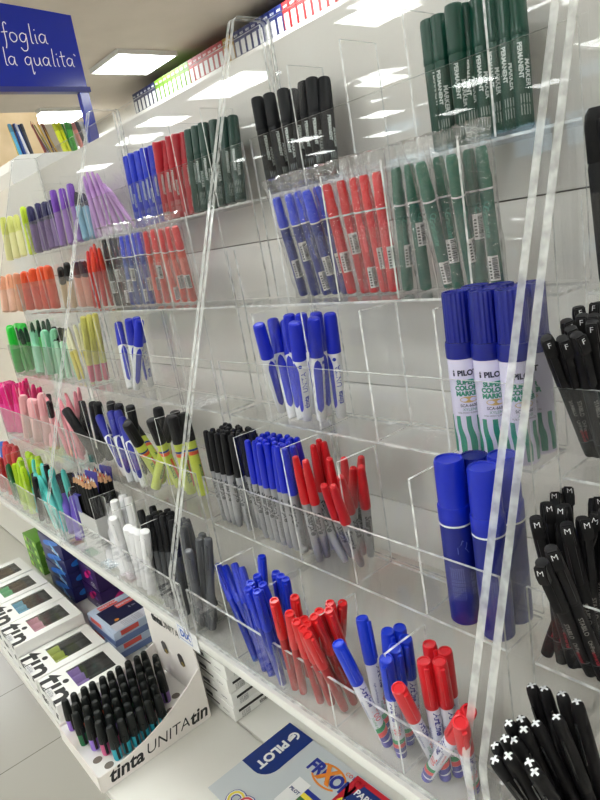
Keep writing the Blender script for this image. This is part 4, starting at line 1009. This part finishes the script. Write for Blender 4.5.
# folded leaflet ---------------------------------------------------------
LX0, LX1, LY0, LY1 = -1.515, -.80, .60, .925
lf = empty('leaflet', V((LX0, LY0, ZS)), 'printed promotional leaflet lying flat on the shelf below the lowest tier', 'leaflet')
w, d = (LX1-LX0)*U, (LY1-LY0)*U
link('sheet', mesh_box('sheet', (0, w, 0, d, .0008, .0022), mat('leaflet_grey', (198,204,208), .35)), lf)
def leaf(bm):
    p = lambda ox, oy, z=.0026: (lambda x, y: (ox+x, oy+y, z))
    # blue tab with rounded corner, white words
    c = [(0, d), (.056, d), (.056, d*.56)] + [(.056-.026*(1-math.cos(q*math.pi/12)), d*.56-.026*math.sin(q*math.pi/12)) for q in range(1, 7)] + [(0, d*.56-.026)]
    add_poly(bm, c, [tuple(range(len(c)))], p(0, 0), 0)
    text_on(bm, 'PILOT', .021, lambda x, y: (.027+y, d*.63-x, .0030), 1, bold=.045)
    n = 14; arc = [(.009*math.cos(q*math.pi*1.5/n), .009*math.sin(q*math.pi*1.5/n)) for q in range(n+1)]; arc2 = [(x*.62, y*.62) for x, y in arc]
    add_poly(bm, arc+arc2, [(q, q+1, n+2+q, n+1+q) for q in range(n)], p(.028, d*.90, .0030), 1)
    add_poly(bm, [(-.004,-.010),(.003,-.010),(.001,.004),(-.005,.003)], [(0,1,2,3)], p(.028, d*.90, .0030), 1)
    text_on(bm, 'FRI ION', .029, lambda x, y: (.122+x+.003, d*.80+y, .0030), 2, bold=.045, wx=.82)
    text_on(bm, 'X', .037, lambda x, y: (.119+x, d*.80+y, .0033), 3, bold=.05, wx=.9)
    for k in range(2):
        arc = [(.030*math.cos(q*math.pi/20+.5+k*math.pi), .019*math.sin(q*math.pi/20+.5+k*math.pi)) for q in range(13)]; arc2 = [(x*.90, y*.84) for x, y in arc]
        add_poly(bm, arc+arc2, [(q, q+1, 13+q+1, 13+q) for q in range(12)], p(.122, d*.80, .0028), 3)
    for i, (ch, m) in enumerate(zip('COLORS', (3, 4, 2, 3, 4, 2))): text_on(bm, ch, .008, lambda x, y: (.140+.0062*i+x, d*.93+y, .0030), m, bold=.02)
    # picture of a pack of pens in coloured bars
    for i, m in enumerate((4, 3, 5, 6, 2)): quad(bm, p(.108, d*.36, .0030), .0, .034, .0072*i, .0072*(i+1), m)
    quad(bm, p(.108, d*.36, .0032), -.018, .006, -.006, .042, 1); text_on(bm, 'PILOT', .007, lambda x, y: (.102+x, d*.50+y, .0036), 0, bold=.03)
    # big bubble letters at the lower left
    for i, (ch, m) in enumerate((('C', 6), ('O', 4), ('L', 2), ('O', 5))):
        text_on(bm, ch, .034, lambda x, y: (.046+.021*i+x, d*.09+y+.003*(i % 2), .0030), 2, bold=.09); text_on(bm, ch, .034, lambda x, y: (.046+.021*i+x, d*.09+y+.003*(i % 2), .0034), 1, bold=.05); text_on(bm, ch, .034, lambda x, y: (.046+.021*i+x, d*.09+y+.003*(i % 2), .0038), m, bold=.0)
    # right end: teal with a red and navy call-out
    quad(bm, p(0, 0, .0026), .156, w, 0, d*.86, 7)
    quad(bm, p(0, 0, .0030), .152, .254, d*.35, d*.98, 8)
    add_poly(bm, [(.158, d*.62), (.172, d*.93), (.250, d*.93), (.244, d*.50), (.224, d*.40), (.164, d*.44)], [(0,1,2,3,4,5)], p(0, 0, .0034), 0)
    text_on(bm, 'PARTECIPA', .0135, lambda x, y: (.202+x, d*.84+y, .0038), 1, bold=.03); text_on(bm, 'ALL ESTRAZIONE', .0115, lambda x, y: (.202+x, d*.70+y, .0038), 6, bold=.03); text_on(bm, 'FINALE', .0135, lambda x, y: (.202+x, d*.56+y, .0038), 1, bold=.03)
link('print', flat_mesh('print', leaf, [mat('leaf_blue', (24,50,120), .35), mat('leaf_white', (238,238,238), .4), mat('leaf_indigo', (44,56,150), .35), mat('leaf_orange', (238,140,50), .35), mat('leaf_pink', (214,70,90), .35), mat('leaf_green', (70,120,70), .35), mat('leaf_yellow', (236,216,70), .35), mat('leaf_teal', (40,128,116), .35), mat('leaf_red', (206,36,52), .35)]), lf)
# price ticket on the rail
tk = empty('price_ticket', V((-1.655, .713, -1.166)), 'small white price ticket with blue print clipped to the shelf rail', 'price ticket')
link('card', mesh_box('card', (-.030, .030, -.0012, -.0004, -.006, .024), mat('ticket_paper', (236,236,236), .5)), tk)
def tick(bm):
    text_on(bm, 'DIX', .017, lambda x, y: (x-.006, -.0015, .010+y), 0, bold=.04)
    for b in ((-.025, .013, .0205, .0215), (-.025, .013, -.001, 0), (-.025, -.0242, 0, .0205), (.0122, .013, 0, .0205)): quad(bm, lambda x, y: (x, -.0015, y), *b)
link('print', flat_mesh('print', tick, mat('ticket_blue', (60,100,190), .5)), tk)

# ------------------------------------------------------------------ far side: tall shelving with archive boxes, cross aisle unit with sign
YB0 = 7.62
cab = empty('tall_shelving', V((-9, YB0, FZ)), 'tall white shelving along the far wall under the archive boxes', 'shelving')
def part0(n, me, root): p = link(n, me, root); p.location = -root.location; return p
part0('carcass', rbox('carcass', -17.0, 3, YB0, YB, FZ, 3.055, mat('far_shelving_white', (224,222,216), .5)), cab)
bw = .170
seq = [((14,22,66), 6), ((84,124,8), 8), ((150,12,16), 7), ((150,112,20), 2), ((18,32,92), 8), ((156,16,22), 10), ((22,40,100), 8)]
x = -13.63; LABN = {(14,22,66): 'navy', (84,124,8): 'lime green', (150,12,16): 'red', (150,112,20): 'ochre', (18,32,92): 'dark blue', (156,16,22): 'crimson', (22,40,100): 'royal blue'}
def binder(col):
    b = mesh_box('carton', (0, (bw-.012)*U, 0, .6*U, 0, .40*U), plast(col, .5))
    def f(bm):
        fn = lambda X, z: (X, -.0006, z); W2 = (bw-.012)*U
        quad(bm, fn, W2*.16, W2*.84, .015*U, .235*U, 0)
        text_on(bm, 'BOX', .022, lambda X, z: (W2*.5+X, -.0006, .33*U+z), 0, bold=.03)
    return b, flat_mesh('print', f, mat('spine_label', (206,206,204), .6))
for col, n in seq:
    b, pr = binder(col)
    for i in range(n):
        o = empty('archive_box', V((x, YB0+.02, 3.057)), '%s archive box on the far shelving, %s' % (LABN[col], ('leftmost of its colour' if i == 0 else 'rightmost of its colour' if i == n-1 else ORD[i]+' of its colour from left')), 'archive box', 'archive boxes in a row near the ceiling')
        c = link('carton', b, o); link('print', pr, c); x += bw
# cross-aisle unit at the left end
XU = -7.0
cu = empty('end_gondola', V((XU, 3.4, FZ)), 'white rounded gondola across the aisle at far left, pencils on top', 'shelving')
bm = bmesh.new(); P = [(2.36, FZ), (2.36, 1.06), (2.40, 1.16), (2.50, 1.21), (5.6, 1.24), (5.6, FZ)]
A = [bm.verts.new(V((XU, y, z))) for y, z in P]; B = [bm.verts.new(V((XU-.9, y, z))) for y, z in P]
bm.faces.new(A); bm.faces.new(B[::-1])
for i in range(len(P)): bm.faces.new((A[i], B[i], B[(i+1) % len(P)], A[(i+1) % len(P)]))
part0('side_panel', finish(bm, 'side_panel', mat('end_panel_white', (232,232,230), .25), False), cu)
wb = empty('wood_panel', V((XU-1.6, 2.6, FZ)), 'pale wooden panel standing behind the end gondola', 'panel')
part0('board', rbox('board', XU-1.7, XU-1.6, 1.2, 3.42, FZ, 1.98, noisy('birch_ply', (222,198,158), (206,180,138), 6, .5)), wb)
# sign
sg = empty('aisle_sign', V((XU, 3.0, 1.24)), 'dark blue arched shop sign with white handwritten words above the end gondola', 'sign')
M_SB = mat('sign_blue', (28,44,150), .12); M_SD = mat('sign_navy', (22,30,110), .3)
def signP(u, v): q = onX(u, v, XU); return q
sb0, sb1 = signP(0, 90), signP(87, 90)
z0 = sb1.z; yR = sb1.y; zt = signP(70, 16).z; yT = signP(70, 16).y; yl = yR - 1.55
prof = [(yl, z0), (yR, z0)]
for q in range(1, 9): prof.append((yR + (yT-yR)*(q/8)**1.6, z0 + (zt-z0)*q/8))
for q in range(1, 9): prof.append((yT + (yl-yT)*q/8, zt + .10*math.sin(q/8*math.pi*.5)))
def slab(name, pts, x0, x1, m, root):
    bm = bmesh.new(); A = [bm.verts.new(V((x0, y, z))) for y, z in pts]; B = [bm.verts.new(V((x1, y, z))) for y, z in pts]; n = len(pts)
    bm.faces.new(A); bm.faces.new(B[::-1])
    for i in range(n): bm.faces.new((A[i], B[i], B[(i+1) % n], A[(i+1) % n]))
    return part0(name, finish(bm, name, m, False), root)
slab('panel', prof, XU+.02, XU-.03, M_SB, sg)
part0('bottom_rail', rbox('bottom_rail', XU-.05, XU+.05, yl, yR+.02, z0-.03, z0+.02, M_SD), sg)
part0('post', rbox('post', XU-.05, XU+.03, yR-.10, yR+.0, 1.24, z0-.03, M_SB), sg)
STROKES = {'f': [[(.55,1.35),(.45,1.5),(.3,1.4),(.25,.9),(.22,0),(.1,-.45)],[(0,.75),(.5,.8)]], 'o': [[(.45,.75),(.2,.7),(.1,.35),(.3,.05),(.6,.2),(.65,.55),(.45,.75)]],
 'g': [[(.6,.65),(.35,.75),(.1,.5),(.15,.15),(.4,.1),(.6,.4),(.65,.7),(.62,.0),(.5,-.5),(.2,-.6),(0,-.35)]], 'l': [[(.3,1.5),(.25,.8),(.22,.1),(.35,0)]], 'i': [[(.2,.7),(.2,.1),(.3,0)],[(.2,1.0),(.24,1.08)]],
 'a': [[(.6,.65),(.35,.75),(.1,.5),(.15,.15),(.4,.1),(.6,.45),(.65,.7),(.62,.15),(.75,0)]], 'q': [[(.6,.65),(.35,.75),(.1,.5),(.15,.15),(.4,.1),(.6,.4),(.65,.7),(.6,-.3),(.62,-.7),(.75,-.5)]],
 'u': [[(.1,.7),(.1,.25),(.25,.05),(.5,.2),(.6,.7),(.6,.2),(.7,0)]], 't': [[(.3,1.3),(.28,.5),(.3,.1),(.45,0)],[(.05,.85),(.6,.9)]], "'": [[(.05,1.1),(.2,.95)]]}
ADV = {'f': .5, 'o': .8, 'g': .8, 'l': .42, 'i': .4, 'a': .85, 'q': .85, 'u': .8, 't': .6, ' ': .6, "'": 0}
def script(bm, s, y0, z0, h, w):
    pen = 0
    for ch in s:
        for st in STROKES.get(ch, []):
            pts = [Vector((pen+a, b)) for a, b in st]
            fine = []
            for i in range(len(pts)-1):
                p0, p1, p2, p3 = pts[max(0,i-1)], pts[i], pts[i+1], pts[min(len(pts)-1,i+2)]
                for q in range(5):
                    t = q/5; fine.append(.5*((2*p1)+(-p0+p2)*t+(2*p0-5*p1+4*p2-p3)*t*t+(-p0+3*p1-3*p2+p3)*t**3))
            fine.append(pts[-1]); L, R = [], []
            for i, p in enumerate(fine):
                d = (fine[min(i+1, len(fine)-1)]-fine[max(i-1, 0)]); d = d.normalized() if d.length > 0 else Vector((1,0)); n = Vector((-d.y, d.x))*w
                for lst, sg_ in ((L, 1), (R, -1)):
                    c = p+n*sg_; w3 = V((XU+.024, y0+c.x*h, z0+c.y*h)); lst.append(bm.verts.new(w3 - V((XU, 3.0, 1.24))))
            for i in range(len(fine)-1): bm.faces.new((L[i], L[i+1], R[i+1], R[i]))
        pen += ADV[ch]
p1 = signP(-2, 47); p2 = signP(0, 68)
def words(bm):
    script(bm, 'sfoglia'[1:], p1.y+.06, p1.z+.04, .122, .036); script(bm, "la qualita'", p2.y+.04, p2.z+.02, .112, .036)
link('lettering', flat_mesh('lettering', words, mat('sign_white', (236,236,240), .5)), sg)
# bundles on top of the end gondola
def bundle(u0, v0, cols, n, L, r, lean, cluster, label, name, cat, kind):
    LABELS[cluster] = label
    p = onX(u0, v0, XU-.25); base = Vector((p.x, p.y, 1.245))
    for i in range(n):
        c = cols[i % len(cols)]; k2, Lk, rk = kind(c)
        B = base + Vector((-.035*(i//4) , .040*(i % 4), .004)); T = B + Vector((random.uniform(-.02,.02), -lean+random.uniform(-.03,.03)+.03*(i % 4)*.3, Lk/U))
        instance(k2, name, V(B+(T-B).normalized()*(Lk/U)), V(B), cat, cluster, 0, cluster)
tub = lambda c: k_simple(c, tuple(min(255, int(x*.8)) for x in c), .150, .0085, .25, 0)
bundle(20, 151, [(90,170,210), (40,70,140), (226,226,232), (60,60,70), (206,180,60), (210,150,60)], 8, .15, .009, .06, 'pens in a bundle on the end gondola', '{o} of {n} bundled blue, white and yellow pens on the end gondola', 'round_marker', 'marker', tub)
pk = lambda c: k_pencil(c, c)
bundle(46, 149, [(96,44,40), (110,110,40), (80,36,34), (196,160,60), (150,60,60), (90,70,120), (206,170,40)], 8, .165, .004, .12, 'brown pencils on the end gondola', '{o} of {n} loose coloured pencils on the end gondola', 'pencil', 'pencil', pk)
bundle(66, 149, [(214,222,40), (206,214,30), (60,150,60), (70,160,60)], 8, .15, .009, .05, 'yellow and green markers on the end gondola', '{o} of {n} yellow and green markers on the end gondola', 'round_marker', 'marker', tub)
bundle(83, 146, [(226,150,140), (70,70,76), (214,214,216), (60,62,66)], 8, .15, .009, .04, 'pink and grey markers on the end gondola', '{o} of {n} pink, grey and white markers on the end gondola', 'round_marker', 'marker', tub)
# dark blue plinth on the floor at the far left
bl = empty('floor_plinth', V((-5.6, 1.4, FZ)), 'low dark blue plinth on the floor at the left edge', 'plinth')
part0('box', rbox('box', -7.4, -4.62, .95, 2.2, FZ, FZ+.55, mat('plinth_blue', (38,44,110), .5)), bl)
label_clusters()
# ------------------------------------------------------------------ camera, light, look
sc = bpy.context.scene
cd = bpy.data.cameras.new('camera'); cam = bpy.data.objects.new('camera', cd); C.objects.link(cam)
cam.matrix_world = Matrix(((RC[0][0], -RC[1][0], -RC[2][0], 0), (RC[0][1], -RC[1][1], -RC[2][1], 0), (RC[0][2], -RC[1][2], -RC[2][2], H), (0, 0, 0, 1)))
cd.sensor_fit = 'VERTICAL'; cd.sensor_height = 24; cd.sensor_width = 18; cd.lens = F*24/800; cd.clip_start = .02; cd.clip_end = 100
sc.camera = cam
w = bpy.data.worlds.new('world'); sc.world = w; w.use_nodes = True
w.node_tree.nodes['Background'].inputs[0].default_value = (1, 1, 1, 1); w.node_tree.nodes['Background'].inputs[1].default_value = .05
sc.view_settings.view_transform = 'Standard'; sc.view_settings.look = 'None'; sc.view_settings.gamma = 1; sc.view_settings.use_curve_mapping = False
sc.view_settings.exposure = 0.46
cy = sc.cycles
cy.transparent_max_bounces = 64; cy.max_bounces = 10; cy.diffuse_bounces = 4; cy.glossy_bounces = 4; cy.transmission_bounces = 6
cy.caustics_reflective = False; cy.caustics_refractive = False; cy.use_denoising = True; cy.sample_clamp_indirect = 6
